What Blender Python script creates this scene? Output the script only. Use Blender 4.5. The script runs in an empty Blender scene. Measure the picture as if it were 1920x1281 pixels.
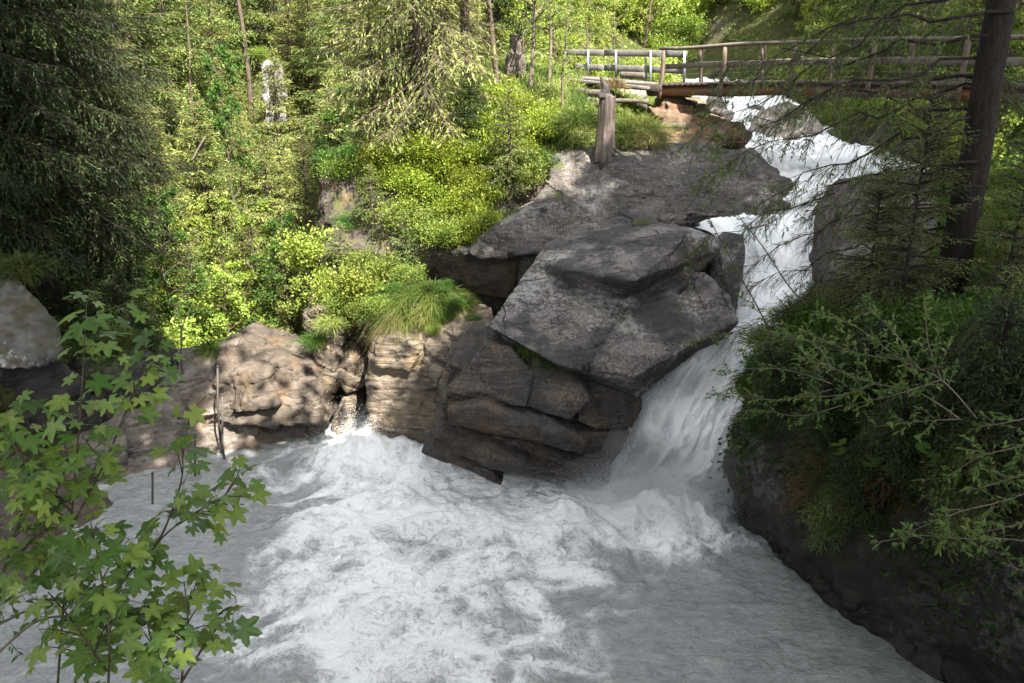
import bpy, bmesh, math, random
import numpy as np
from mathutils import Vector

# ------------------------------------------------------------------ camera, sky, sun, exposure
S = bpy.context.scene
col = S.collection
PITCH = math.radians(20.0)
FPX = 1663.0                                   # focal length in pixels of a 1920 wide frame
cam_d = bpy.data.cameras.new("camera"); cam = bpy.data.objects.new("camera", cam_d); col.objects.link(cam)
cam_d.sensor_width = 36.0; cam_d.lens = 36.0 * FPX / 1920.0
cam_d.clip_start = 0.05; cam_d.clip_end = 600.0
cam.location = (0, 0, 0); cam.rotation_euler = (math.radians(90) - PITCH, 0, 0)
S.camera = cam
# unseen trees added out of view to shade pool, banks and rapids: (x, y, scale)
SHADE_TREES = [(8.5, 6.0, 0.85, 1.25), (11.0, 10.5, 0.85, 1.0), (7.0, 1.0, 0.9, 1.0), (11.5, 3.0, 1.0, 1.0), (3.0, -4.0, 0.95, 1.0), (-1.5, -3.5, 0.95, 1.0), (-7.0, 5.5, 0.9, 1.7), (-10.5, 9.5, 0.9, 1.6), (-6.0, -1.0, 0.95, 1.5), (-4.6, 3.6, 0.8, 1.6), (13.0, 16.5, 0.8, 1.0), (5.5, -3.0, 0.9, 1.1), (14.5, 21.0, 0.8, 1.0), (-9.6, 12.8, 0.8, 2.0), (-2.5, 1.8, 1.25, 0.85), (9.5, -2.0, 1.0, 1.0), (4.8, 1.4, 0.9, 1.0), (11.5, -1.5, 1.0, 1.0)]

SUN = Vector((0.30, -0.50, 0.81)).normalized()
W = bpy.data.worlds.new("World"); S.world = W; W.use_nodes = True
wn = W.node_tree.nodes; bg = wn["Background"]
sky = wn.new("ShaderNodeTexSky"); sky.sky_type = 'NISHITA'; sky.sun_disc = False
sky.sun_elevation = math.asin(SUN.z); sky.sun_rotation = math.atan2(SUN.x, SUN.y)
sky.air_density = 0.75; sky.dust_density = 2.5; sky.ozone_density = 0.6; sky.altitude = 1200
hs_ = wn.new('ShaderNodeHueSaturation'); hs_.inputs['Saturation'].default_value = 0.22      # skylight greyed to take the blue out of the shade
W.node_tree.links.new(sky.outputs[0], hs_.inputs['Color']); W.node_tree.links.new(hs_.outputs[0], bg.inputs[0]); bg.inputs[1].default_value = 0.15
sl = bpy.data.lights.new("sun", 'SUN'); sl.energy = 3.4; sl.angle = math.radians(0.5); sl.color = (1.0, 0.93, 0.82)
so = bpy.data.objects.new("sun", sl); col.objects.link(so); so.rotation_euler = SUN.to_track_quat('Z', 'Y').to_euler()
so.location = (-30, -10, 40)
S.view_settings.view_transform = 'Standard'; S.view_settings.look = 'None'
S.view_settings.exposure = 2.85; S.view_settings.gamma = 1.0
S.render.engine = 'CYCLES'
cy = S.cycles
cy.max_bounces = 7; cy.diffuse_bounces = 4; cy.glossy_bounces = 2; cy.transmission_bounces = 4
cy.transparent_max_bounces = 12; cy.use_denoising = True; cy.caustics_reflective = False; cy.caustics_refractive = False
cy.sample_clamp_indirect = 6.0

# ------------------------------------------------------------------ helpers
SP, CP = math.sin(PITCH), math.cos(PITCH)
def ray(u, v):
    xc = (u - 960.0) / FPX; yc = (640.5 - v) / FPX
    return np.array([xc, CP + yc * SP, -SP + yc * CP])
def p(u, v, Y):
    d = ray(u, v); return d * (Y / d[1])
def pz(u, v, z):
    d = ray(u, v); return d * (z / d[2])
rng = np.random.default_rng(7)

def tag(o, label=None, cat=None, group=None, kind=None):
    if label: o["label"] = label
    if cat: o["category"] = cat
    if group: o["group"] = group
    if kind: o["kind"] = kind
    return o

def mesh_np(name, V, F, smooth=True, attrs=None, mat=None, fmat=None):
    """V (n,3); F one (m,k) array or a list of such arrays."""
    if isinstance(F, np.ndarray): F = [F]
    F = [f for f in F if len(f)]
    me = bpy.data.meshes.new(name)
    V = np.asarray(V, dtype=np.float32)
    me.vertices.add(len(V)); me.vertices.foreach_set("co", V.ravel())
    nl = sum(f.size for f in F); nf = sum(len(f) for f in F)
    me.loops.add(nl); me.polygons.add(nf)
    me.loops.foreach_set("vertex_index", np.concatenate([f.ravel() for f in F]).astype(np.int32))
    sizes = np.concatenate([np.full(len(f), f.shape[1], dtype=np.int32) for f in F])
    me.polygons.foreach_set("loop_start", np.concatenate([[0], np.cumsum(sizes)[:-1]]).astype(np.int32))
    if smooth: me.polygons.foreach_set("use_smooth", np.ones(nf, dtype=bool))
    for k, a in (attrs or {}).items():
        at = me.attributes.new(k, 'FLOAT', 'POINT'); at.data.foreach_set("value", np.asarray(a, dtype=np.float32))
    if mat is not None:
        for m in (mat if isinstance(mat, (list, tuple)) else [mat]): me.materials.append(m)
    if fmat is not None: me.polygons.foreach_set("material_index", np.asarray(fmat, dtype=np.int32))
    me.update(calc_edges=True); me.validate(clean_customdata=False)
    return me
def link(name, me, parent=None):
    o = bpy.data.objects.new(name, me); col.objects.link(o)
    if parent: o.parent = parent
    return o
def empty(name, loc=(0, 0, 0), rz=0.0):
    o = bpy.data.objects.new(name, None); col.objects.link(o); o.location = loc; o.rotation_euler = (0, 0, rz)
    o.empty_display_size = 0.2
    return o
def copy_tree(o, parent=None):
    c = o.copy(); col.objects.link(c); c.parent = parent
    for ch in list(o.children): copy_tree(ch, c)
    return c

class Geo:
    """collects vertices, faces and one per-vertex float 'var'"""
    def __init__(s): s.V = []; s.T = []; s.Q = []; s.A = []; s.n = 0
    def add(s, V, F, var=0.5):
        V = np.asarray(V, float).reshape(-1, 3)
        for f in (F if isinstance(F, (list, tuple)) else [F]):
            f = np.asarray(f) + s.n
            (s.T if f.shape[1] == 3 else s.Q).append(f)
        s.V.append(V); s.A.append(np.broadcast_to(np.asarray(var, float), (len(V),)).copy()); s.n += len(V)
    def mesh(s, name, mat, smooth=True):
        F = []
        if s.T: F.append(np.concatenate(s.T))
        if s.Q: F.append(np.concatenate(s.Q))
        return mesh_np(name, np.concatenate(s.V), F, smooth, {"var": np.concatenate(s.A)}, mat)

# ---- noise
def _hash(ix, iy, iz, seed):
    h = (ix.astype(np.uint32) * np.uint32(374761393) + iy.astype(np.uint32) * np.uint32(668265263)
         + iz.astype(np.uint32) * np.uint32(2147483647) + np.uint32(seed * 1013904223 % 4294967291))
    h = (h ^ (h >> np.uint32(13))) * np.uint32(1274126177)
    h = (h ^ (h >> np.uint32(16))) * np.uint32(2246822519)
    return ((h ^ (h >> np.uint32(15))) & np.uint32(0xFFFFFF)).astype(np.float32) / np.float32(0x7FFFFF) - 1.0
def vn(P, seed=0):
    P = np.asarray(P, np.float32)
    if P.shape[1] == 2: P = np.concatenate([P, np.full((len(P), 1), 0.37, np.float32)], 1)
    I = np.floor(P).astype(np.int64); f = P - I; f = f * f * f * (f * (f * 6 - 15) + 10)
    x, y, z = I[:, 0], I[:, 1], I[:, 2]; fx, fy, fz = f[:, 0], f[:, 1], f[:, 2]
    def c(a, b, d): return _hash(x + a, y + b, z + d, seed)
    x00 = c(0,0,0) * (1 - fx) + c(1,0,0) * fx; x10 = c(0,1,0) * (1 - fx) + c(1,1,0) * fx
    x01 = c(0,0,1) * (1 - fx) + c(1,0,1) * fx; x11 = c(0,1,1) * (1 - fx) + c(1,1,1) * fx
    return (x00 * (1 - fy) + x10 * fy) * (1 - fz) + (x01 * (1 - fy) + x11 * fy) * fz
def fbm(P, oct=4, seed=0, gain=0.5):
    P = np.asarray(P, np.float32); out = np.zeros(len(P), np.float32); a = 1.0; n = 0
    for k in range(oct):
        out += a * vn(P * (2.03 ** k) + k * 17.3, seed + k); n += a; a *= gain
    return out / n
def sstep(a, b, x):
    t = np.clip((x - a) / (b - a), 0, 1); return t * t * (3 - 2 * t)

# ---- tubes
def tube(path, radii, sides=8, cap=True):
    path = np.asarray(path, float); n = len(path); radii = np.broadcast_to(np.asarray(radii, float), (n,))
    T = np.gradient(path, axis=0); T /= np.linalg.norm(T, axis=1)[:, None] + 1e-9
    ref = np.array([0.31, 0.2, 0.93]) if abs(T[0, 2]) < 0.8 else np.array([0.9, 0.35, 0.1])
    u = np.cross(T, ref); u /= np.linalg.norm(u, axis=1)[:, None] + 1e-9; w = np.cross(T, u)
    a = np.arange(sides) / sides * 2 * math.pi
    V = path[:, None, :] + radii[:, None, None] * (np.cos(a)[None, :, None] * u[:, None, :] + np.sin(a)[None, :, None] * w[:, None, :])
    V = V.reshape(-1, 3)
    i = np.arange(n - 1)[:, None] * sides; j = np.arange(sides)[None, :]; j2 = (j + 1) % sides
    F = [np.stack([i + j, i + j2, i + sides + j2, i + sides + j], -1).reshape(-1, 4)]
    if cap:
        V = np.concatenate([V, path[:1], path[-1:]]); a0 = n * sides
        jj = np.arange(sides); F.append(np.concatenate([np.stack([np.full(sides, a0), (jj + 1) % sides, jj], -1),
              np.stack([np.full(sides, a0 + 1), (n - 1) * sides + jj, (n - 1) * sides + (jj + 1) % sides], -1)]))
    return V, F
def tubes(paths, radii, sides=3):
    """paths (k,m,3), radii (k,m): many thin twigs at once"""
    paths = np.asarray(paths, float); k, m, _ = paths.shape
    T = np.gradient(paths, axis=1); T /= np.linalg.norm(T, axis=2)[..., None] + 1e-9
    ref = np.array([0.37, 0.61, 0.7]); u = np.cross(T, ref); u /= np.linalg.norm(u, axis=2)[..., None] + 1e-9; w = np.cross(T, u)
    a = np.arange(sides) / sides * 2 * math.pi
    V = paths[:, :, None, :] + radii[:, :, None, None] * (np.cos(a)[:, None] * u[:, :, None, :] + np.sin(a)[:, None] * w[:, :, None, :])
    V = V.reshape(-1, 3)
    b = np.arange(k)[:, None, None] * m * sides + np.arange(m - 1)[None, :, None] * sides
    j = np.arange(sides)[None, None, :]; j2 = (j + 1) % sides
    return V, np.stack([b + j, b + j2, b + sides + j2, b + sides + j], -1).reshape(-1, 4)
def nrm(a): return a / (np.linalg.norm(a, axis=-1, keepdims=True) + 1e-9)
def scatter(pv, pf, pos, X, N, scale):
    """copies of a small leaf (pv, pf; x along the leaf, z its normal) as one vertex and face array"""
    X = nrm(X); Y = nrm(np.cross(N, X)); Z = np.cross(X, Y)
    scale = np.asarray(scale, float)
    if scale.ndim == 1: scale = np.repeat(scale[:, None], 3, 1)
    q = pv[None, :, :] * scale[:, None, :]
    V = pos[:, None, :] + q[..., 0:1] * X[:, None] + q[..., 1:2] * Y[:, None] + q[..., 2:3] * Z[:, None]
    n = len(pos); k = len(pv)
    return V.reshape(-1, 3), [(f[None] + (np.arange(n) * k)[:, None, None]).reshape(-1, f.shape[1]) for f in (pf if isinstance(pf, list) else [pf])]
def catmull(P, n):
    P = np.asarray(P, float); t = np.linspace(0, len(P) - 1, n); i = np.clip(np.floor(t).astype(int), 0, len(P) - 2); f = (t - i)[:, None]
    g = lambda k: P[np.clip(i + k, 0, len(P) - 1)]
    a, b, c, d = g(-1), g(0), g(1), g(2)
    return 0.5 * (2 * b + (c - a) * f + (2 * a - 5 * b + 4 * c - d) * f ** 2 + (3 * b - a - 3 * c + d) * f ** 3)

# ---- node helpers
class NT:
    def __init__(s, name):
        s.m = bpy.data.materials.new(name); s.m.use_nodes = True; s.t = s.m.node_tree; s.t.nodes.clear()
        s.out = s.n("ShaderNodeOutputMaterial")
    def n(s, typ, **kw):
        nd = s.t.nodes.new(typ)
        for k, v in kw.items(): setattr(nd, k, v)
        return nd
    def l(s, a, b): s.t.links.new(a, b)
    def setv(s, sock, v):
        if isinstance(v, bpy.types.NodeSocket): s.l(v, sock)
        elif isinstance(v, (tuple, list)) and len(v) == 3 and sock.type == 'RGBA': sock.default_value = (*v, 1)
        else: sock.default_value = v
    def coord(s, kind="Object"): return s.n("ShaderNodeTexCoord").outputs[kind]
    def pos(s): return s.n("ShaderNodeNewGeometry").outputs["Position"]
    def map(s, v, scale=(1, 1, 1), rot=(0, 0, 0)):
        m = s.n("ShaderNodeMapping"); s.l(v, m.inputs[0]); m.inputs["Scale"].default_value = scale; m.inputs["Rotation"].default_value = rot; return m.outputs[0]
    def noise(s, v, scale, detail=5, rough=0.55, dist=0.0, color=False):
        n = s.n("ShaderNodeTexNoise"); s.l(v, n.inputs["Vector"]); n.inputs["Scale"].default_value = scale
        n.inputs["Detail"].default_value = detail; n.inputs["Roughness"].default_value = rough; n.inputs["Distortion"].default_value = dist
        return n.outputs["Color" if color else "Fac"]
    def voro(s, v, scale, feature='F1', out="Distance"):
        n = s.n("ShaderNodeTexVoronoi", feature=feature); s.l(v, n.inputs["Vector"]); n.inputs["Scale"].default_value = scale; return n.outputs[out]
    def ramp(s, f, stops, interp='LINEAR'):
        r = s.n("ShaderNodeValToRGB"); s.setv(r.inputs[0], f); cr = r.color_ramp; cr.interpolation = interp
        while len(cr.elements) < len(stops): cr.elements.new(0.5)
        for e, (pp, c) in zip(cr.elements, stops):
            e.position = pp; e.color = (*c, 1) if isinstance(c, (tuple, list)) else (c, c, c, 1)
        return r.outputs[0]
    def mix(s, f, a, b, blend='MIX'):
        m = s.n("ShaderNodeMix", data_type='RGBA', blend_type=blend); s.setv(m.inputs[0], f); s.setv(m.inputs[6], a); s.setv(m.inputs[7], b); return m.outputs[2]
    def math(s, op, a, b=0.0, c=0.0):
        m = s.n("ShaderNodeMath", operation=op); s.setv(m.inputs[0], a); s.setv(m.inputs[1], b); s.setv(m.inputs[2], c); return m.outputs[0]
    def maprange(s, v, a, b, c=0.0, d=1.0):
        m = s.n("ShaderNodeMapRange"); s.setv(m.inputs[0], v)
        for i, x in enumerate((a, b, c, d)): m.inputs[i + 1].default_value = x
        return m.outputs[0]
    def attr(s, name): return s.n("ShaderNodeAttribute", attribute_name=name).outputs["Fac"]
    def bump(s, h, strength=0.5, dist=0.05, normal=None):
        b = s.n("ShaderNodeBump"); s.setv(b.inputs["Height"], h); b.inputs["Strength"].default_value = strength; b.inputs["Distance"].default_value = dist
        if normal is not None: s.l(normal, b.inputs["Normal"])
        return b.outputs[0]
    def princ(s, color, rough=0.8, spec=0.3, normal=None, **kw):
        b = s.n("ShaderNodeBsdfPrincipled"); s.setv(b.inputs["Base Color"], color); s.setv(b.inputs["Roughness"], rough)
        s.setv(b.inputs["Specular IOR Level"], spec)
        if normal is not None: s.l(normal, b.inputs["Normal"])
        for k, v in kw.items(): s.setv(b.inputs[k], v)
        return b.outputs[0]
    def done(s, sh): s.l(sh, s.out.inputs["Surface"]); return s.m

# ------------------------------------------------------------------ materials
def rock_mat(name, cols, speck=0.0, strata=None, strata_rot=(0, 0, 0), moss=0.0, moss_col=(0.07, 0.085, 0.018), wet=None, lichen=0.0, bump=0.6, fine=1.0, ochre=None, stain=0.0):
    t = NT(name); P = t.pos()
    n1 = t.noise(P, 0.9, 6, 0.6, 0.4); n2 = t.noise(P, 5.5 * fine, 8, 0.7); n3 = t.noise(P, 38 * fine, 4, 0.6)
    c = t.ramp(n1, [(0.28, cols[0]), (0.5, cols[1]), (0.72, cols[2])])
    c = t.mix(t.ramp(n2, [(0.36, 0.0), (0.62, 1.0)]), t.mix(1.0, c, (0.55, 0.53, 0.52), 'MULTIPLY'), c)
    h = t.math('ADD', t.math('MULTIPLY', n2, 0.7), t.math('MULTIPLY', n3, 0.22))
    if strata:
        q = t.map(P, strata, strata_rot); w = t.noise(q, 1.0, 6, 0.62, 0.6)
        c = t.mix(t.ramp(w, [(0.4, 0.75), (0.55, 0.0)]), c, t.mix(1.0, c, (0.42, 0.40, 0.39), 'MULTIPLY'))
        ln = t.ramp(t.math('ABSOLUTE', t.math('SUBTRACT', w, 0.5)), [(0.0, 1.0), (0.022, 0.0)])      # thin dark bedding lines
        ln = t.math('MULTIPLY', ln, t.ramp(t.noise(P, 1.3, 3), [(0.42, 0.15), (0.6, 0.85)])); c = t.mix(ln, c, (0.022, 0.019, 0.016))
        h = t.math('SUBTRACT', t.math('ADD', h, t.math('MULTIPLY', w, 1.1)), t.math('MULTIPLY', ln, 0.35))
    if ochre:
        c = t.mix(t.ramp(t.noise(P, 1.7, 5, 0.6), [(0.5, 0.0), (0.7, 0.8)]), c, ochre)
    if speck:
        s1 = t.noise(P, 24 * fine, 3, 0.8); c = t.mix(t.math('MULTIPLY', t.ramp(s1, [(0.54, 0.0), (0.62, 1.0)]), speck), c, (0.34, 0.31, 0.29))
        s2 = t.noise(t.map(P, (1, 1, 1), (0.5, 1, 0)), 30 * fine, 3, 0.8); c = t.mix(t.math('MULTIPLY', t.ramp(s2, [(0.56, 0.0), (0.63, 1.0)]), speck), c, (0.035, 0.034, 0.034))
    if lichen:
        l1 = t.noise(P, 9, 6, 0.75); l0 = t.noise(P, 0.8, 3, 0.5)
        c = t.mix(t.math('MULTIPLY', t.ramp(t.math('MULTIPLY', l1, t.ramp(l0, [(0.4, 0.6), (0.62, 1.1)])), [(0.5, 0.0), (0.56, 1.0)]), lichen), c, (0.42, 0.41, 0.38))
    cr = t.voro(t.mix(0.25, P, t.noise(P, 2.0, 3, 0.5, 0, True), 'ADD'), 0.9, 'DISTANCE_TO_EDGE')
    ck = t.ramp(cr, [(0.0, 1.0), (0.016, 0.0)])
    ckm = t.math('MULTIPLY', ck, t.ramp(t.noise(P, 0.7, 2), [(0.5, 0.0), (0.6, 0.8)]))
    c = t.mix(ckm, c, (0.02, 0.018, 0.016)); h = t.math('SUBTRACT', h, t.math('MULTIPLY', ckm, 0.8))
    if stain:                       # patches of black crust lichen
        st = t.ramp(t.math('ADD', t.math('MULTIPLY', t.noise(P, 1.1, 3, 0.5), 0.7), t.math('MULTIPLY', t.noise(P, 6, 6, 0.75), 0.3)), [(0.47, 0.0), (0.56, 1.0)])
        c = t.mix(t.math('MULTIPLY', st, stain), c, (0.03, 0.029, 0.029))
    rough = 0.85
    if moss:
        nz = t.n("ShaderNodeSeparateXYZ"); t.l(t.n("ShaderNodeNewGeometry").outputs["Normal"], nz.inputs[0])
        mm = t.math('MULTIPLY', t.maprange(nz.outputs[2], 0.35, 0.85), t.ramp(t.noise(P, 1.6, 6, 0.7), [(0.62 - 0.3 * moss, 0.0), (0.72 - 0.3 * moss, 1.0)]))
        c = t.mix(mm, c, t.mix(t.noise(P, 12, 4), moss_col, tuple(0.5 * x for x in moss_col))); h = t.math('ADD', h, t.math('MULTIPLY', mm, 0.5))
    if wet is not None:
        sx = t.n("ShaderNodeSeparateXYZ"); t.l(P, sx.inputs[0])
        ww = t.maprange(t.math('ADD', sx.outputs[2], t.math('MULTIPLY', t.noise(P, 1.4, 4), 0.9)), wet + 0.75, wet + 0.15)
        c = t.mix(ww, c, t.mix(1.0, c, (0.45, 0.43, 0.41), 'MULTIPLY')); rough = t.maprange(ww, 0, 1, 0.85, 0.34)
    return t.done(t.princ(c, rough, 0.35, t.bump(h, bump, 0.06)))

def leaf_mat(name, stops, trans=0.35, tcol=(1.25, 1.15, 0.55), rough=0.5, spec=0.25, vary=0.25):
    t = NT(name); a = t.attr("var"); c = t.ramp(a, stops)
    oi = t.n("ShaderNodeObjectInfo").outputs["Random"]
    hs = t.n("ShaderNodeHueSaturation"); t.l(c, hs.inputs["Color"])
    t.l(t.maprange(oi, 0, 1, 0.5 - 0.05 * vary, 0.5 + 0.05 * vary), hs.inputs["Hue"]); t.l(t.maprange(oi, 0, 1, 1 - vary, 1 + vary), hs.inputs["Value"])
    hs.inputs["Saturation"].default_value = 1.0
    c = hs.outputs[0]
    b = t.princ(c, rough, spec)
    tr = t.n("ShaderNodeBsdfTranslucent"); t.l(t.mix(1.0, c, tcol, 'MULTIPLY'), tr.inputs[0])
    m = t.n("ShaderNodeMixShader"); m.inputs[0].default_value = trans; t.l(b, m.inputs[1]); t.l(tr.outputs[0], m.inputs[2])
    return t.done(m.outputs[0])
def bark_mat(name, c1, c2, scale=(9, 9, 1.6), bump=0.8):
    t = NT(name); O = t.coord("Object"); q = t.map(O, scale)
    n = t.noise(q, 2.2, 6, 0.65, 0.3); n2 = t.noise(O, 26, 4, 0.7)
    c = t.mix(t.ramp(n, [(0.35, 0.0), (0.65, 1.0)]), c1, c2); c = t.mix(t.ramp(n2, [(0.35, 0.6), (0.6, 0.0)]), c, t.mix(1.0, c, (0.4, 0.4, 0.4), 'MULTIPLY'))
    return t.done(t.princ(c, 0.9, 0.15, t.bump(t.math('ADD', n, t.math('MULTIPLY', n2, 0.3)), bump, 0.03)))
# ------------------------------------------------------------------ terrain
POOLZ = -8.0
CT = np.array([
 # pool floor
 (0,12,-9.6),(-3,13,-9.6),(3,12,-9.6),(0,9,-9.6),(2,14,-9.6),(-5,11.5,-9.6),(3,9,-9.6),(-2,15.5,-9.8),(-4,15,-9.4),(-4.5,9,-9.4),
 # left bank
 (-7,14.5,-8.6),(-6.4,15.6,-8.1),(-7,17,-7.3),(-9,15,-7.0),(-9.5,12.5,-8.2),(-10.5,10.5,-7.4),(-9,9,-8.6),(-11,18,-6.2),(-12,14,-4.6),(-16,16,-2.4),(-16,26,-4),(-20,20,0),(-9.4,20,-7.2),(-10.5,22.5,-7.2),(-7.5,19,-8.0),(-6.2,18,-8.6),
 # near bank under the camera
 (0,-2,-1.7),(0,1.0,-2.0),(0,3.4,-6.5),(0,6,-9),(-5,6,-9),(-7.5,5.5,-7),(-9,3,-3),(-5,2,-4.2),(-3,0,-1.9),(4,1,-2.4),(3,5,-8.6),(4.5,5.6,-8.4),(-12,6,-5),(-16,2,-1),(0,-12,-1),
 # gorge on the left
 (-5,22,-11.3),(-4.6,26,-12),(-8,27,-11),(-4.6,19,-10.8),(-4,17.6,-9.8),(-11,27,-9.2),(-15,33,-7),(-6,34,-10),(-9,40,-7.6),(-10,48,-4.6),(-20,45,-2),(-20,60,5),(-8,60,0.5),(-3,50,-3.5),(-5,75,9),(-25,80,16),(-30,40,4),(-45,60,18),(-40,20,8),(-32,8,6),
 # bluff in the middle
 (-3.6,20.6,-4.0),(-2.2,21,-2.7),(0,22,-1.8),(2,23,-1.9),(-1,26,-1.5),(-3,25,-2.8),(-4.9,23,-7),(-4.4,21.5,-6.4),(1,20,-3.1),(3,19.6,-3.5),(-1,20.0,-3.8),(-2.4,18.6,-5.4),(0,17.8,-6.8),(-0.9,18.5,-6.8),(0.4,18.6,-6.4),(2,17,-5.8),(-1,17,-6.0),(1,15.6,-9),(-1,16.2,-9),(-2.6,17,-7.6),(-4.2,29,-6.5),
 # hillside behind
 (0,30,-1.2),(3,30,-2.4),(-3,33,-3.2),(0,40,1.8),(5,45,0.2),(-2,45,0.2),(0,60,9),(10,60,8.5),(3.5,37,-1.2),(0,80,18),(15,80,16),(35,80,22),(30,50,10),(40,30,8),(0,110,28),(-40,110,30),(40,110,30),
 # stream bed
 (7.3,31,-3.3),(7.3,26,-3.7),(7.8,22,-4.1),(6.6,19.5,-4.5),(5.6,18,-4.7),(5.2,16.2,-5.9),(4.4,15.6,-6.5),(3.4,15,-7.5),(2.6,14.2,-9.2),(7.8,45,-3.2),(7.8,38,-3.3),(8,55,0),(4.8,28,-2.6),(4.6,25,-2.6),
 # right bank
 (10,21,-3.1),(10.4,24,-2.8),(10,30,-2.4),(12,35,-1.4),(11.4,26,-2.3),(14,22,-1.7),(9.2,17.6,-3.4),(8,15,-3.6),(7.2,16.5,-4.0),(6.6,13,-4.4),(7.2,14,-3.9),(5.9,14.8,-6),(5.6,13,-6.4),(7.3,11.6,-2.2),(6.5,11.0,-2.5),(8.6,12,-2.0),(7.4,9.6,-2.7),(10,10,-1.2),(9,7,-1.8),(7.6,13,-3.0),(7,5,-3.4),(12,14,-2),(16,10,0),(16,25,0),(20,35,5),(15,50,6),(10,47,0.4),(28,15,5),(7.2,10.6,-9),(7.6,8.4,-9),(5.6,11,-9.5),(5.2,9,-9.5),(6,7,-9.5),(12.5,40,1),
], float)
_d = np.linalg.norm(CT[:, None, :2] - CT[None, :, :2], axis=2)
_A = np.block([[_d + 0.0 * np.eye(len(CT)), np.ones((len(CT), 1))], [np.ones((1, len(CT))), np.zeros((1, 1))]])
_wt = np.linalg.solve(_A, np.concatenate([CT[:, 2], [0]]))
def ground0(xy):
    xy = np.asarray(xy, float); out = np.empty(len(xy))
    for k in range(0, len(xy), 20000):
        c = xy[k:k + 20000]
        out[k:k + 20000] = np.linalg.norm(c[:, None] - CT[None, :, :2], axis=2) @ _wt[:-1] + _wt[-1]
    return out
def ground(xy):
    xy = np.asarray(xy, float).reshape(-1, 2)
    z = ground0(xy)
    far = sstep(24, 45, np.hypot(xy[:, 0], xy[:, 1]))
    z += (0.22 + 0.7 * far) * fbm(xy * 0.35, 4, 3) + 0.10 * fbm(xy * 1.3, 4, 9)
    return z
def gz(x, y): return float(ground([(x, y)])[0])
def on(u, v, Y):                    # foot of a thing: x from the picture's geometry, height from the terrain
    q = p(u, v, Y); return np.array([q[0], Y, gz(q[0], Y)])

def grid_faces(nu, nv):
    i = np.arange(nu - 1)[:, None] * nv; j = np.arange(nv - 1)[None, :]
    return np.stack([i + j, i + nv + j, i + nv + j + 1, i + j + 1], -1).reshape(-1, 4)

t = NT("forest_floor"); P = t.pos()
n1 = t.noise(P, 0.55, 6, 0.65); n2 = t.noise(P, 4.0, 7, 0.7); n3 = t.noise(P, 22, 5, 0.7)
c = t.ramp(n1, [(0.3, (0.06, 0.085, 0.018)), (0.48, (0.045, 0.06, 0.016)), (0.6, (0.10, 0.10, 0.035)), (0.75, (0.07, 0.048, 0.026))])
c = t.mix(t.ramp(n2, [(0.35, 0.7), (0.6, 0.0)]), c, (0.03, 0.026, 0.014)); c = t.mix(t.ramp(n3, [(0.5, 0.0), (0.7, 0.6)]), c, (0.13, 0.13, 0.05))
g = t.n("ShaderNodeSeparateXYZ"); t.l(t.n("ShaderNodeNewGeometry").outputs["Normal"], g.inputs[0])
c = t.mix(t.maprange(g.outputs[2], 0.72, 0.5), c, t.ramp(n2, [(0.35, (0.035, 0.03, 0.024)), (0.65, (0.12, 0.10, 0.08))]))
M_FLOOR = t.done(t.princ(c, 0.95, 0.1, t.bump(t.math('ADD', n2, t.math('MULTIPLY', n3, 0.5)), 0.8, 0.08)))

gx = np.concatenate([np.linspace(-75, -16, 60)[:-1], np.arange(-16, 18, 0.22), np.linspace(18, 75, 58)])
gy = np.concatenate([np.linspace(-15, 3, 26)[:-1], np.arange(3, 36, 0.22), np.linspace(36, 125, 92)])
GX, GY = np.meshgrid(gx, gy, indexing="ij")
xy = np.stack([GX.ravel(), GY.ravel()], 1)
tag(link("ground", mesh_np("ground", np.column_stack([xy, ground(xy)]), grid_faces(len(gx), len(gy)), True, None, M_FLOOR)), kind="structure")

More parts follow.
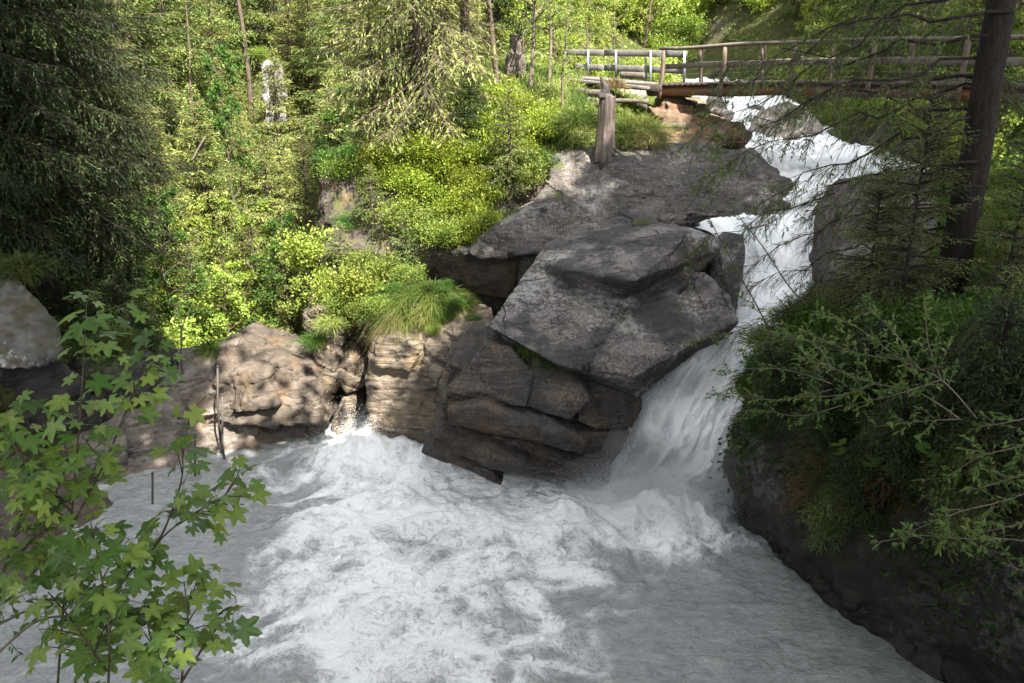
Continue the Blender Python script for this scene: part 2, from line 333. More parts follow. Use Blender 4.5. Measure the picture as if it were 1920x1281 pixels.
# ------------------------------------------------------------------ rocks
def hull_bm(bm, pts):
    vs = [bm.verts.new(tuple(q)) for q in pts]
    r = bmesh.ops.convex_hull(bm, input=vs)
    bmesh.ops.delete(bm, geom=list({e for e in r["geom_interior"] + r["geom_unused"] if isinstance(e, bmesh.types.BMVert) and e.is_valid}), context='VERTS')
def back(pts, dy=1.5, dz=-0.3, dx=0.0):
    pts = [np.asarray(q, float) for q in pts]
    return pts + [q + np.array([dx, dy, dz]) for q in pts]
def rock_mesh(name, hulls, mat, voxel=0.05, smooth=3, amp=((0.10, 0.8), (0.05, 2.5), (0.02, 7.0)), strata=None, seed=0, loc=None, cracks=(), block=None):
    """union of convex blocks, voxel-remeshed, weathered: smoothing, noise, ledges along the bedding"""
    me = bpy.data.meshes.new("tmp")
    bm = bmesh.new()
    for h in hulls: hull_bm(bm, h)
    bm.to_mesh(me); bm.free()
    o = bpy.data.objects.new("tmp", me); col.objects.link(o)
    md = o.modifiers.new("r", 'REMESH'); md.mode = 'VOXEL'; md.voxel_size = voxel; md.adaptivity = 0
    dg = bpy.context.evaluated_depsgraph_get(); ev = o.evaluated_get(dg); m2 = bpy.data.meshes.new_from_object(ev)
    n = len(m2.vertices); V = np.empty(n * 3, np.float32); m2.vertices.foreach_get("co", V); V = V.reshape(-1, 3).astype(float)
    E = np.empty(len(m2.edges) * 2, np.int32); m2.edges.foreach_get("vertices", E); E = E.reshape(-1, 2)
    F = np.empty(len(m2.loops), np.int32); m2.loops.foreach_get("vertex_index", F); F = F.reshape(-1, 4)
    bpy.data.objects.remove(o); bpy.data.meshes.remove(me); bpy.data.meshes.remove(m2)
    deg = np.bincount(E.ravel(), minlength=n)[:, None].astype(float)
    def lap(X):
        A = np.zeros_like(X); np.add.at(A, E[:, 0], X[E[:, 1]]); np.add.at(A, E[:, 1], X[E[:, 0]]); return A / deg
    for _ in range(smooth): V = 0.4 * V + 0.6 * lap(V)
    def normals(V):
        N = np.zeros_like(V); q = np.cross(V[F[:, 2]] - V[F[:, 0]], V[F[:, 3]] - V[F[:, 1]])
        for k in range(4): np.add.at(N, F[:, k], q)
        return nrm(N)
    N = normals(V)
    if strata:                      # (bedding normal, layers per metre, amplitude)
        bn, fr, sa = strata; bn = np.asarray(bn, float); bn = bn / np.linalg.norm(bn)
        h = V @ bn * fr + 0.5 * fbm(V * 0.7, 3, seed + 50) + 0.15 * fbm(V * 3.0, 3, seed + 51)
        k = np.floor(h); f = h - k
        lay = vn(np.column_stack([k * 7.31, k * 3.7 + 0.6, np.floor(V @ np.cross(bn, [0.2, 0.9, 0.1]) * 0.6 + 0.8 * vn(V * 0.8, seed)) * 2.3]), seed + 52)
        prof = (0.55 * lay + 0.9 * (f ** 0.8) - 1.2 * np.exp(-(f / 0.09) ** 2)) * (0.65 + 0.35 * fbm(V * 0.6, 2, seed + 53))
        V = V + N * (sa * prof * (1 - 0.55 * np.abs(N @ bn)))[:, None]; N = normals(V)
    if block:                       # (bedding normal, size in metres, amplitude): joint-bounded blocks standing out by different amounts
        bn, sz, ba = block; bn = np.asarray(bn, float); bn /= np.linalg.norm(bn); e1 = nrm(np.cross(bn, [0.3, 0.9, 0.2])); e2 = np.cross(bn, e1)
        for lv in range(2):
            wv = 0.22 * np.stack([fbm(V * 0.9 / sz, 3, seed + 90 + q) for q in range(3)], 1); s_ = sz / (2.1 ** lv)
            K = np.stack([np.floor(V @ bn / (0.55 * s_) + wv[:, 0]), np.floor(V @ (e1 + 0.25 * bn) / (1.5 * s_) + wv[:, 1] + 0.37 * np.floor(V @ bn / (0.55 * s_) + wv[:, 0])), np.floor(V @ (e2 - 0.2 * e1) / (1.2 * s_) + wv[:, 2])], 1)
            V = V + N * (ba / (1.7 ** lv) * vn(K * np.array([5.37, 3.91, 7.13]) + 0.5, seed + 95 + lv))[:, None]
        V = 0.65 * V + 0.35 * lap(V); N = normals(V)
    for i, (a, fq) in enumerate(amp):
        d = fbm(V * fq + 31.7 * seed, 4, seed + i)
        if i == 0: d = d + 0.4 * (0.35 - np.abs(fbm(V * fq * 1.7, 3, seed + 20)))
        V = V + N * (a * d)[:, None]
    for (line, w, dep) in cracks:   # narrow fissures along 3-D polylines
        line = np.asarray(line); dmin = np.full(n, 9.0); Pn = V + 0.05 * np.stack([vn(V * 3, 5), vn(V * 3, 6), vn(V * 3, 7)], 1)
        for a, b in zip(line[:-1], line[1:]):
            ab = b - a; tt = np.clip((Pn - a) @ ab / (ab @ ab), 0, 1); dmin = np.minimum(dmin, np.linalg.norm(Pn - a - tt[:, None] * ab, axis=1))
        V = V - N * (dep * np.clip(1 - dmin / w, 0, 1))[:, None]
    return mesh_np(name, V, F, True, None, mat)
def rock(name, hulls, mat, label, cat="rock", group=None, **kw):
    me = rock_mesh(name, hulls, mat, **kw)
    return tag(link(name, me), label, cat, group)

def beds(n, box, yfun, bed, sx, sz, prot, seed):
    """jointed slabs lying along the bedding: jittered boxes set into a rock face; box = (u0, u1, v0, v1) of the face"""
    g = np.random.default_rng(seed); bn = nrm(np.asarray(bed, float)); e1 = nrm(np.cross([0, 1, 0.0], bn)); e2 = np.cross(bn, e1); out = []
    for _ in range(n):
        u, v = g.uniform(box[0], box[1]), g.uniform(box[2], box[3]); c = p(u, v, yfun(u, v)); L, D_, H_ = g.uniform(*sx), g.uniform(0.7, 1.2), g.uniform(*sz); pr_ = g.uniform(-0.05, prot)
        out.append([c + e1 * a * L * g.uniform(0.36, 0.6) + e2 * ((D_ if b > 0 else 0) + (-pr_ if b < 0 else 0) + g.uniform(-.07, .07)) + bn * k * H_ * g.uniform(0.3, 0.6) for a in (-1, 1) for b in (-1, 1) for k in (-1, 1)])
    return out
M_SLAB = rock_mat("speckled_gneiss", [(0.15, 0.13, 0.116), (0.19, 0.17, 0.158), (0.125, 0.12, 0.118)], speck=0.7, lichen=0.5, stain=0.8, bump=1.0, strata=(1.2, 1.2, 6), strata_rot=(0.5, 0.5, 0))
M_LEDGE = rock_mat("weathered_gneiss", [(0.09, 0.077, 0.068), (0.12, 0.105, 0.094), (0.155, 0.135, 0.116)], speck=0.45, lichen=0.35, stain=0.5, moss=0.12, bump=0.9, strata=(1.5, 1.5, 7), strata_rot=(0.2, 0.5, 0.2))
M_LOWER = rock_mat("layered_schist", [(0.045, 0.040, 0.036), (0.088, 0.074, 0.062), (0.038, 0.036, 0.035)], stain=0.5, speck=0.25, lichen=0.1, bump=0.8, strata=(1.0, 1.6, 14), strata_rot=(0.1, 0.42, 0), wet=-7.6, ochre=(0.12, 0.075, 0.042))
M_BEIGE = rock_mat("water_worn_limestone", [(0.145, 0.115, 0.085), (0.20, 0.165, 0.125), (0.125, 0.105, 0.088)], bump=0.9, strata=(1.0, 1.5, 9), strata_rot=(0.0, -0.12, 0), wet=-8.0, ochre=(0.22, 0.16, 0.09))
M_BROWN = rock_mat("brown_bedrock", [(0.085, 0.068, 0.053), (0.125, 0.103, 0.082), (0.155, 0.127, 0.10)], bump=0.8, strata=(1.2, 1.2, 5), strata_rot=(0.3, 0.5, 0), wet=-8.1, ochre=(0.11, 0.07, 0.038))
M_PALE = rock_mat("pale_bedrock", [(0.15, 0.127, 0.106), (0.205, 0.178, 0.152), (0.105, 0.088, 0.074)], bump=0.8, strata=(1.2, 1.0, 6), strata_rot=(0.3, 0.6, 0.3), wet=-8.35, ochre=(0.20, 0.14, 0.09))
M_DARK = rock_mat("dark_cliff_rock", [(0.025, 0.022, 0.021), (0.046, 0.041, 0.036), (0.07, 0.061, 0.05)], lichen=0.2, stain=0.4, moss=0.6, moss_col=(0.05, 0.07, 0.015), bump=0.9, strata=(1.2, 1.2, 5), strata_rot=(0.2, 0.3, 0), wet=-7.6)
M_CLIFF = rock_mat("shaded_cliff_rock", [(0.055, 0.048, 0.042), (0.085, 0.073, 0.06), (0.12, 0.10, 0.085)], moss=0.3, bump=0.8, strata=(1.2, 1.2, 6), strata_rot=(0.2, 0.2, 0), ochre=(0.15, 0.10, 0.05))  # base colour lowered to stand for the shadow on the bluff cliff
M_LICHEN = rock_mat("lichened_boulder", [(0.10, 0.092, 0.085), (0.16, 0.15, 0.14), (0.07, 0.064, 0.058)], lichen=1.0, stain=0.75, moss=0.85, moss_col=(0.055, 0.05, 0.014), bump=0.9)
M_STREAM = rock_mat("river_boulder", [(0.24, 0.20, 0.165), (0.30, 0.26, 0.22), (0.21, 0.185, 0.165)], speck=0.2, lichen=0.4, moss=0.3, bump=0.6)
M_RUST = rock_mat("rusty_stone", [(0.085, 0.065, 0.05), (0.15, 0.10, 0.065), (0.18, 0.14, 0.10)], moss=0.4, lichen=0.2, bump=0.8, ochre=(0.24, 0.10, 0.035))

A_ = lambda u, v, o=0.0: p(u, v, 20.6 + 0.0015 * u - 0.012 * v + o)       # plane of the tilted slab
# the tilted slab: lower plate, upper plate on it, block behind its right end
lowp = [A_(916,613), A_(1002,492), A_(1170,548), A_(1320,512,.15), A_(1369,556), A_(1384,602), A_(1358,624), A_(1251,645), A_(1186,716), A_(1129,704), A_(1046,684), A_(1026,646), A_(972,625)]
plate = lowp + [p(960,628,15.6), p(1040,700,15.2), p(1150,735,15.0), p(1250,690,15.6), p(1350,640,16.2), p(1325,530,17.0), p(1010,500,17.2)]
keel = [A_(1186,716,.05), A_(1251,645,.05), A_(1360,622,.1), p(1310,656,15.7), p(1251,703,15.2), p(1190,748,14.6), p(1120,716,14.4), p(1330,600,17), p(1150,740,16), p(1060,690,15)]
step = [A_(1180,570,-.14), A_(1320,514,.0), A_(1366,556,-.1), A_(1384,602,-.12), A_(1256,644,-.14), A_(1190,708,-.12), A_(1100,690,-.1), A_(1140,640,-.15), A_(1250,640,.6), A_(1190,700,.6), A_(1330,530,.6)]
bdep = lambda u, v: 17.85 - 0.0155 * (v - 420)
upp = [p(1000,494,16.25), p(1019,459,16.9), p(1046,444,17.2), p(1100,434,17.4), p(1156,421,17.7), p(1221,417,17.8), p(1292,428,17.6), p(1286,442,16.3), p(1240,486,15.45), p(1193,527,14.65), p(1058,505,15.5)]
upper = upp + [p(1168,567,15.62), p(1058,538,15.8), p(1006,516,16.2), p(1215,556,17.2), p(1337,450,16.9), p(1349,467,17.0), p(1325,512,18.4), p(1265,544,18.0), p(1340,440,18.6), p(1050,460,18.6)]
blockr = [p(1342,430,18.0), p(1394,440,17.3), p(1393,480,16.9), p(1385,560,16.2), p(1376,600,15.8), p(1332,518,17.4), p(1345,440,19), p(1394,450,18.8), p(1375,600,17.5), p(1325,560,17.6)]
rock("slab_boulder", [plate, keel, upper, blockr, step], M_SLAB, "huge grey speckled slab of rock tilted above the waterfall pool", voxel=0.024, smooth=0,
     amp=((0.05, 0.7), (0.03, 2.2), (0.016, 9.0)), block=((0.42, -0.35, 0.84), 0.8, 0.028), seed=3,
     cracks=[([A_(1168,566), A_(1140,600), A_(1118,626)], 0.06, 0.16), ([A_(1230,565), A_(1180,590), A_(1150,640), A_(1095,660)], 0.07, 0.17), ([A_(1205,640), A_(1165,665), A_(1100,694)], 0.11, 0.26), ([A_(1320,596), A_(1262,620), A_(1246,646)], 0.07, 0.2),
             ([A_(1312,515), A_(1275,548), A_(1262,566)], 0.06, 0.16), ([A_(1200,655), A_(1240,640), A_(1262,612)], 0.06, 0.14), ([A_(925,600), A_(945,612)], 0.05, 0.08)])
# layered rock under it
B_ = [p(906,645,14.8), p(851,725,14.4), p(836,765,14.2), p(832,810,14.15), p(845,845,14.2), p(920,878,14.2), p(1003,888,14.25), p(1108,903,14.25), p(1150,880,14.3), p(1186,805,14.7), p(1205,745,15.2), p(1060,695,15.0), p(956,648,15.1)]
core = back([q * np.array([1.04, 1.045, 1.045]) for q in map(np.asarray, B_)], 2.2, -0.2)
l1 = back([p(908,645,14.35), p(850,727,13.95), p(845,738,13.95), p(900,735,13.8), p(985,764,13.7), p(1000,700,14.2), p(960,655,14.4)], 1.0, 0)
l1b = back([p(1000,668,14.45), p(1085,712,14.1), p(1110,745,13.85), p(1070,788,13.8), p(985,763,13.85), p(990,700,14.3)], 1.0, 0)
l1c = back([p(1085,712,14.35), p(1190,742,14.4), p(1205,760,14.6), p(1184,800,14.3), p(1120,806,13.9), p(1085,790,13.9)], 1.0, 0)
l2 = back([p(840,772,13.7), p(905,762,13.5), p(1000,797,13.35), p(1095,834,13.45), p(850,742,14.3), p(905,735,14.3), p(1010,772,14.3), p(1100,806,14.3), p(843,796,13.75), p(905,792,13.6), p(1000,827,13.45), p(1090,852,13.55)], 0.8, 0)
l2b = back([p(1085,812,13.8), p(1180,812,14.2), p(1160,852,14.0), p(1110,862,13.8), p(1078,846,13.75)], 1.0, 0)
l3 = back([p(826,818,13.7), p(930,856,13.3), p(1000,876,13.35), p(1090,890,13.6), p(850,800,14.3), p(950,822,14.3), p(1100,868,14.3), p(842,845,13.8), p(918,879,13.55), p(1002,893,13.5), p(1100,907,13.75)], 0.8, 0)
rock("layered_rock", [core, l1, l1b, l1c, l2, l2b, l3] + beds(34, (868, 1125, 690, 858), lambda u, v: 14.75 - 0.0046 * (v - 690) + 0.0006 * (u - 1000), (0.40, -0.30, 0.88), (0.5, 1.5), (0.10, 0.26), 0.30, 6), M_LOWER, "dark brown layered rock under the tilted slab, at the foot of the waterfall", voxel=0.023, smooth=0,
     amp=((0.03, 0.9), (0.02, 2.6), (0.014, 9.0)), block=((0.40, -0.25, 0.88), 0.5, 0.025), seed=5)
# bedrock shelf behind the slab, below the stump
sh = [p(985,400,18.6), p(1030,330,19.4), p(1060,285,20.3), p(1150,292,19.6), p(1230,275,20.4), p(1330,270,20.6), p(1400,285,20.6), p(1450,320,19.9), p(1487,352,19.2), p(1484,382,18.7), p(1400,388,18.4), p(1300,408,18.0), p(1200,425,17.9), p(1040,440,17.9), p(990,470,17.7)]
shelf = sh + [q + np.array([0, 0.6, -1.3]) for q in sh]
sh2 = back([p(850,480,17.7), p(930,436,17.6), p(985,400,18.4), p(1040,385,18.2), p(1160,425,17.8), p(1040,445,17.6), p(1006,476,17.3), p(900,486,17.3)], 1.8, -0.05)
kn = back([p(1290,300,20.0), p(1400,278,20.2), p(1455,318,19.6), p(1488,355,18.9), p(1480,384,18.5), p(1380,388,18.3), p(1320,350,18.8)], 1.0, -0.3)
rock("bedrock_shelf", [shelf, sh2, kn], M_LEDGE, "broad bare bedrock shelf carrying the broken stump, left of the rapids", voxel=0.04, smooth=2,
     amp=((0.22, 0.7), (0.08, 2.2), (0.025, 7.0)), strata=((0.25, -0.3, 0.9), 1.6, 0.12), block=((0.2, -0.3, 0.9), 1.1, 0.07), seed=8)
# dark cliff of the bluff
cl = [p(600,340,21.8), p(618,470,19.8), p(660,500,18.9), p(740,470,18.6), p(850,500,19.0), p(905,545,18.9), p(950,565,18.6), p(1000,490,19.0), p(990,420,18.6), p(930,330,20), p(780,330,20.6), p(690,330,21)]
rock("bluff_cliff", [back(cl, 2.0, -0.2), back([p(590,600,20), p(700,580,19), p(800,590,18.6), p(900,560,18.9), p(960,640,17.8), p(900,760,17.4), p(760,640,18.8), p(600,700,20)], 1.6, 0),
     back([p(600,330,22), p(640,340,21.2), p(660,470,19.6), p(610,480,20.2), p(590,420,21.5)], 1.2, 0)] + beds(26, (640, 850, 350, 500), lambda u, v: 21.4 - 0.0205 * (v - 340) + 0.4, (0.15, -0.2, 0.95), (0.6, 1.6), (0.18, 0.45), 0.4, 9), M_CLIFF,
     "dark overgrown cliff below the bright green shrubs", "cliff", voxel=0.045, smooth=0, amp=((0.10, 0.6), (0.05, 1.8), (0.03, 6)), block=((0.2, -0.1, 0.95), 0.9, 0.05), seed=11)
# water-worn rocks by the slot
rock("worn_pillar_rock", [back([p(700,638,16.3), p(760,622,16.3), p(800,632,16.15), p(838,690,15.9), p(845,760,15.7), p(830,815,15.55), p(790,832,15.6), p(700,842,15.9), p(692,790,16.0), p(683,742,16.1), p(700,690,16.25)], 1.6, 0),
     back([p(705,640,16.1), p(750,628,16.0), p(790,660,15.9), p(770,700,15.8), p(700,690,16.05)], 1, 0)], M_BEIGE,
     "rounded beige water-worn rock pillar right of the dark slot", voxel=0.03, smooth=5, amp=((0.16, 0.9), (0.06, 2.4), (0.02, 8)), strata=((-0.12, -0.1, 0.98), 4.2, 0.05), block=((-0.12, -0.1, 0.98), 0.9, 0.05), seed=13)
rock("worn_ledge_rock", [back([p(800,640,16.1), p(850,610,16.0), p(915,615,15.6), p(925,660,15.3), p(880,715,15.1), p(845,720,15.4), p(800,690,15.8)], 1.5, 0),
     back([p(790,690,15.8), p(840,685,15.5), p(870,720,15.1), p(846,745,15.1), p(800,715,15.6)], 1.2, 0), back([p(835,745,15.5), p(870,735,15.2), p(850,830,15.0), p(826,820,15.4)], 1.2, 0)], M_BEIGE,
     "grey-brown ledged rock wedged between beige pillar and tilted slab", voxel=0.03, smooth=2, amp=((0.10, 0.9), (0.05, 2.4), (0.02, 8)), strata=((0.1, -0.1, 0.98), 3.2, 0.08), block=((0.1, -0.1, 0.98), 0.7, 0.07), seed=14)
rock("slot_wall_rock", [back([p(586,650,17.2), p(610,640,17.0), p(634,680,16.8), p(630,740,16.7), p(605,785,16.6), p(590,770,16.9), p(588,700,17.1)], 1.4, 0.2),
     back([p(634,690,17.0), p(655,670,16.9), p(678,690,16.9), p(680,730,16.9), p(650,745,16.8), p(636,720,16.9)], 1.2, 0.2), back([p(565,590,17.8), p(600,580,17.3), p(650,600,17.2), p(640,650,17.2), p(592,660,17.5)], 1.4, 0)], M_BEIGE,
     "fluted beige rock wall left of the dark slot", voxel=0.03, smooth=5, amp=((0.14, 1.1), (0.06, 2.6), (0.02, 8)), strata=((0.35, -0.1, 0.9), 4.0, 0.05), seed=16)
rock("leaning_rock", [back([p(622,800,16.5), p(640,745,16.8), p(668,742,16.8), p(672,775,16.6), p(650,830,16.3), p(634,834,16.3)], 0.9, 0)], M_BEIGE,
     "small tan rock leaning in the mouth of the slot", voxel=0.035, smooth=4, amp=((0.08, 1.2), (0.03, 3), (0.01, 9)), seed=17)
rock("brown_block_rock", [back([p(412,650,16.7), p(440,638,16.8), p(480,642,16.8), p(520,668,16.7), p(575,688,16.6), p(592,716,16.5), p(600,776,16.25), p(520,782,16.0), p(440,775,16.0), p(412,740,16.3), p(400,790,15.8), p(500,800,15.6), p(606,800,15.9)], 1.6, -0.2), back([p(440,690,16.3), p(500,700,16.0), p(520,770,15.6), p(430,775,15.7)], 1.2, 0)], M_BROWN,
     "squat brown rock block at the pool edge beside the slot", voxel=0.035, smooth=1, amp=((0.12, 0.9), (0.06, 2.4), (0.025, 7)), block=((-0.35, -0.2, 0.9), 0.8, 0.09), seed=19)
# pale bank
def bank(pts): return [np.asarray(q) for q in pts] + [np.array([q[0], q[1] + 0.3, -9.6]) for q in pts]
rock("pale_rock_bank", [bank([pz(330,655,-6.45), pz(400,640,-6.5), pz(420,690,-6.8), pz(440,770,-7.3), pz(330,770,-7.2), pz(280,700,-6.7)]),
     bank([pz(200,760,-6.9), pz(330,690,-6.8), pz(440,760,-7.3), pz(445,830,-7.9), pz(360,850,-7.95), pz(230,850,-7.7), pz(170,800,-7.3)]),
     bank([pz(440,772,-7.45), pz(600,782,-7.75), pz(625,822,-8.15), pz(480,862,-8.12), pz(400,862,-8.05)]),
     bank([pz(200,850,-7.75), pz(360,845,-7.9), pz(420,870,-8.12), pz(350,905,-8.15), pz(230,900,-8.0)]),
     [q for a in [p(300,690,16.6), p(345,652,17.2), p(415,646,17.0), p(440,700,16.5), p(450,778,15.9), p(330,778,15.7), p(250,740,15.9)] for q in (np.asarray(a), np.array([a[0], a[1] + 0.6, -9.0]))],
     bank([pz(60,760,-6.9), pz(200,740,-6.8), pz(240,850,-7.6), pz(140,900,-7.8), pz(20,860,-7.4)])], M_PALE,
     "pale sloping bedrock bank with thin posts beside the pool", voxel=0.04, smooth=1, amp=((0.14, 0.6), (0.07, 2.0), (0.03, 6)), strata=((-0.3, -0.35, 0.89), 2.6, 0.09), block=((-0.3, -0.35, 0.89), 0.8, 0.08), seed=21)
rock("brown_bank_rock", [bank([pz(-60,880,-7.3), pz(90,870,-7.45), pz(180,905,-7.8), pz(215,960,-8.1), pz(120,1020,-8.12), pz(60,1090,-8.1), pz(-80,1150,-7.9)]),
     bank([pz(-80,1000,-7.4), pz(40,985,-7.6), pz(90,1040,-7.9), pz(20,1120,-8.1), pz(-90,1150,-8.0)])], M_BROWN,
     "low brown bank rock behind the maple saplings", voxel=0.05, smooth=3, amp=((0.16, 0.8), (0.07, 2.2), (0.03, 7)), strata=((-0.2, -0.2, 0.95), 2.4, 0.10), seed=22)
rock("mossy_boulder", [back([p(-60,520,14.6), p(20,505,14.6), p(80,560,14.4), p(112,610,14.2), p(112,660,13.9), p(60,690,13.7), p(-60,700,13.6)], 1.6, -0.2, -1.9)], M_LICHEN,
     "mossy grey boulder with pale lichen at the left edge under the dark spruce", voxel=0.05, smooth=4, amp=((0.22, 0.9), (0.10, 2.4), (0.04, 7)), seed=24)
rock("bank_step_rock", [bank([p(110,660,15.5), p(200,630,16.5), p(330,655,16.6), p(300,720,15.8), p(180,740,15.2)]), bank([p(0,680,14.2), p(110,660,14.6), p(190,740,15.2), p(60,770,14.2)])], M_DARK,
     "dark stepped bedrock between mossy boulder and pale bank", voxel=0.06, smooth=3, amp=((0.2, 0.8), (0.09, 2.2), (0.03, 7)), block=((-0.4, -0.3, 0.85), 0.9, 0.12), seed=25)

# right bank cliff, overhanging the pool
C1 = [p(1560,535,13.9), p(1440,635,13.5), p(1395,705,13.4), p(1385,800,13.5), p(1372,930,13.6), p(1392,985,12.9), p(1480,1058,11.6), p(1600,1140,10.6), p(1700,1200,9.9), p(1775,1262,9.35), p(1980,1330,8.6), p(1790,1340,9.0), p(2000,1420,8.2),
      p(1980,640,9.4), p(1980,900,8.7), p(1700,560,12.2), p(1560,700,12.2), p(1520,900,12.0), p(1700,900,10.6), p(1700,1050,10.0)]
cliffR = [np.asarray(q) for q in C1] + [np.array([9, 14, -4.4]), np.array([9, 14.5, -8.6]), np.array([9.5, 8, -4.0]), np.array([9.5, 8, -8.8]), np.array([5.6, 14.6, -8.6])]
C2 = back([p(1372,905,13.5), p(1420,880,12.9), p(1520,985,11.4), p(1640,1060,10.4), p(1600,1150,10.3), p(1490,1068,11.3), p(1400,1000,12.6), p(1382,960,13.2)], 1.2, 0.1, 0.7)
C3 = back([p(1600,1010,10.4), p(1760,1080,9.4), p(1980,1150,8.4), p(1990,1360,8.3), p(1775,1275,9.2), p(1690,1205,9.6)], 1.2, 0.0, 0.8)
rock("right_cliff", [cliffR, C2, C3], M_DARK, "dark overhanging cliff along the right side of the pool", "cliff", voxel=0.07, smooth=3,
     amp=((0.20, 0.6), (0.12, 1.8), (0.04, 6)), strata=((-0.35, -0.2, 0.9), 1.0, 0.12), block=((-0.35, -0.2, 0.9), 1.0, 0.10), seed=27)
rock("overgrown_boulder", [back([p(1565,470,16.0), p(1590,390,16.4), p(1640,330,16.9), p(1720,312,16.9), p(1760,380,16.2), p(1760,520,15.2), p(1640,540,15.2), p(1570,535,15.4)], 2.0, -0.5)], M_LEDGE,
     "rounded pinkish boulder right of the waterfall lip, behind the young spruce", voxel=0.05, smooth=6, amp=((0.14, 0.7), (0.06, 2.2), (0.02, 7)), seed=29)
rock("stream_boulder", [back([p(1405,245,24.6), p(1425,205,25.2), p(1480,186,25.6), p(1520,205,25.2), p(1545,240,24.6), p(1535,268,24.2), p(1470,258,24.0), p(1400,262,24.2)], 1.4, -0.5)], M_STREAM,
     "large pale boulder in the rapids just below the footbridge", "boulder", voxel=0.05, smooth=6, amp=((0.14, 0.8), (0.05, 2.2), (0.02, 7)), seed=31)
def ball(c, r, sd, sq=(1, 1, 0.75), n=16):
    g = np.random.default_rng(sd); q = nrm(g.normal(size=(n, 3))); return [np.asarray(c) + r * np.asarray(sq) * a * g.uniform(0.8, 1.05) for a in q]
def small(name, u, v, Y, r, sd, mat, label, group=None, sq=(1, 1, 0.75), vox=0.05):
    return rock(name, [ball(p(u, v, Y), r, sd, sq)], mat, label, "boulder", group, voxel=vox, smooth=4, amp=((0.22 * r, 1.0 / r), (0.07 * r, 3.0 / r), (0.025 * r, 9 / r)), seed=sd)
small("stream_boulder", 1357, 216, 25.5, 0.42, 41, M_STREAM, "small square grey boulder in the rapids near the stone abutment", sq=(1.1, 0.9, 0.75))
small("stream_boulder", 1342, 198, 27.5, 0.42, 42, M_STREAM, "pinkish boulder just under the bridge beside the abutment", sq=(0.9, 1, 1))
small("stream_boulder", 1420, 204, 28.5, 0.35, 43, M_STREAM, "low wet boulder midstream under the bridge")
small("stream_boulder", 1368, 262, 22.0, 0.62, 44, M_RUST, "rounded rusty brown boulder at the left edge of the rapids", sq=(1.1, 1, 0.75))
small("stream_boulder", 1180, 180, 27.0, 0.55, 45, M_STREAM, "pale angular boulder seen under the plank railing", sq=(1.2, 0.8, 0.8))
small("stream_boulder", 1190, 203, 24.6, 0.4, 46, M_LEDGE, "dull grey stone behind the fallen log", sq=(1.3, 0.8, 0.6))
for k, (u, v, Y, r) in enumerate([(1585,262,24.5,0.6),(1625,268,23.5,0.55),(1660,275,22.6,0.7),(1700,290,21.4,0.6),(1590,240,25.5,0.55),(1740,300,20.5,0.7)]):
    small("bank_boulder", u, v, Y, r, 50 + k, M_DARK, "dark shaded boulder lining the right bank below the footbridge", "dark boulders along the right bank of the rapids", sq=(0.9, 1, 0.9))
g_ = np.random.default_rng(5)
for k, (u, v, Y, r) in enumerate([(1300,132,44,0.5),(1330,124,48,0.5),(1370,120,50,0.6),(1400,128,46,0.45),(1345,140,40,0.4),(1420,118,50,0.7),(1300,118,50,0.6),(1440,138,42,0.6),(1275,142,41,0.5),(1380,138,42,0.3),(1420,142,40,0.4)]):
    small("rapids_stone", u, v, Y, r, 60 + k, M_STREAM if k % 2 else M_CLIFF, "grey stone scattered in the far rapids behind the bridge rails", "stones in the far rapids", vox=0.08)

# ------------------------------------------------------------------ water
def water_mat(name, flow=None):
    t = NT(name); P = t.pos(); f = t.attr("foam")
    n = t.noise(P, 4.2, 5, 0.65, 1.6); n2 = t.noise(P, 11, 5, 0.7, 0.9); n3 = t.noise(P, 34, 3, 0.7)
    web = lambda q, k: t.math('SUBTRACT', 1.0, t.math('MULTIPLY', t.math('ABSOLUTE', t.math('SUBTRACT', q, 0.5)), k))      # thin bright filaments
    w1 = t.math('POWER', t.math('MAXIMUM', web(n, 5.0), 0.0), 1.6); w2 = t.math('POWER', t.math('MAXIMUM', web(n2, 4.5), 0.0), 1.6)
    tex = t.math('ADD', t.math('MULTIPLY', w1, 0.55), t.math('ADD', t.math('MULTIPLY', w2, 0.4), t.math('MULTIPLY', n3, 0.25)))
    ff = t.math('ADD', t.math('MULTIPLY', f, 0.50), t.math('MULTIPLY', tex, t.maprange(f, 0.0, 0.45, 0.27, 0.66)))  # leaves faint pale filaments in calm water, painted for its glints
    ff = t.ramp(ff, [(0.17, 0.0), (0.42, 0.24), (0.64, 0.72), (0.84, 1.0)])
    c = t.mix(ff, t.mix(t.ramp(t.noise(t.map(P, (1, 2.2, 1), (0, 0, 0.5)), 1.6, 7, 0.7, 1.0), [(0.35, 0.0), (0.65, 1.0)]), (0.19, 0.20, 0.195), (0.32, 0.33, 0.318)), (0.89, 0.90, 0.89))
    r = t.maprange(ff, 0, 0.8, 0.10, 0.75)
    n2 = n3
    rip = t.math('ADD', t.math('MULTIPLY', t.noise(t.map(P, (1.0, 1.6, 1), (0, 0, 0.5)), 5.5, 7, 0.62, 0.7), 0.8), t.math('MULTIPLY', t.noise(P, 1.7, 3, 0.5, 1.0), 0.9))
    h = t.math('ADD', rip, t.math('MULTIPLY', ff, 0.35)); h = t.math('ADD', h, t.math('MULTIPLY', t.math('MULTIPLY', n2, ff), 0.3))
    return t.done(t.princ(c, r, 0.55, t.bump(h, 0.8, 0.10)))
M_POOL = water_mat("glacial_pool_water")
px = np.arange(-9.8, 8.6, 0.028); py = np.arange(7.6, 17.9, 0.028)
PX, PY = np.meshgrid(px, py, indexing="ij"); XY = np.stack([PX.ravel(), PY.ravel()], 1)
def blobs(XY, L):
    D = np.zeros(len(XY))
    for (u, v, r, w) in L:
        q = pz(u, v, POOLZ)[:2]; D += w * np.exp(-((XY - q) ** 2).sum(1) / (r * r))
    return D
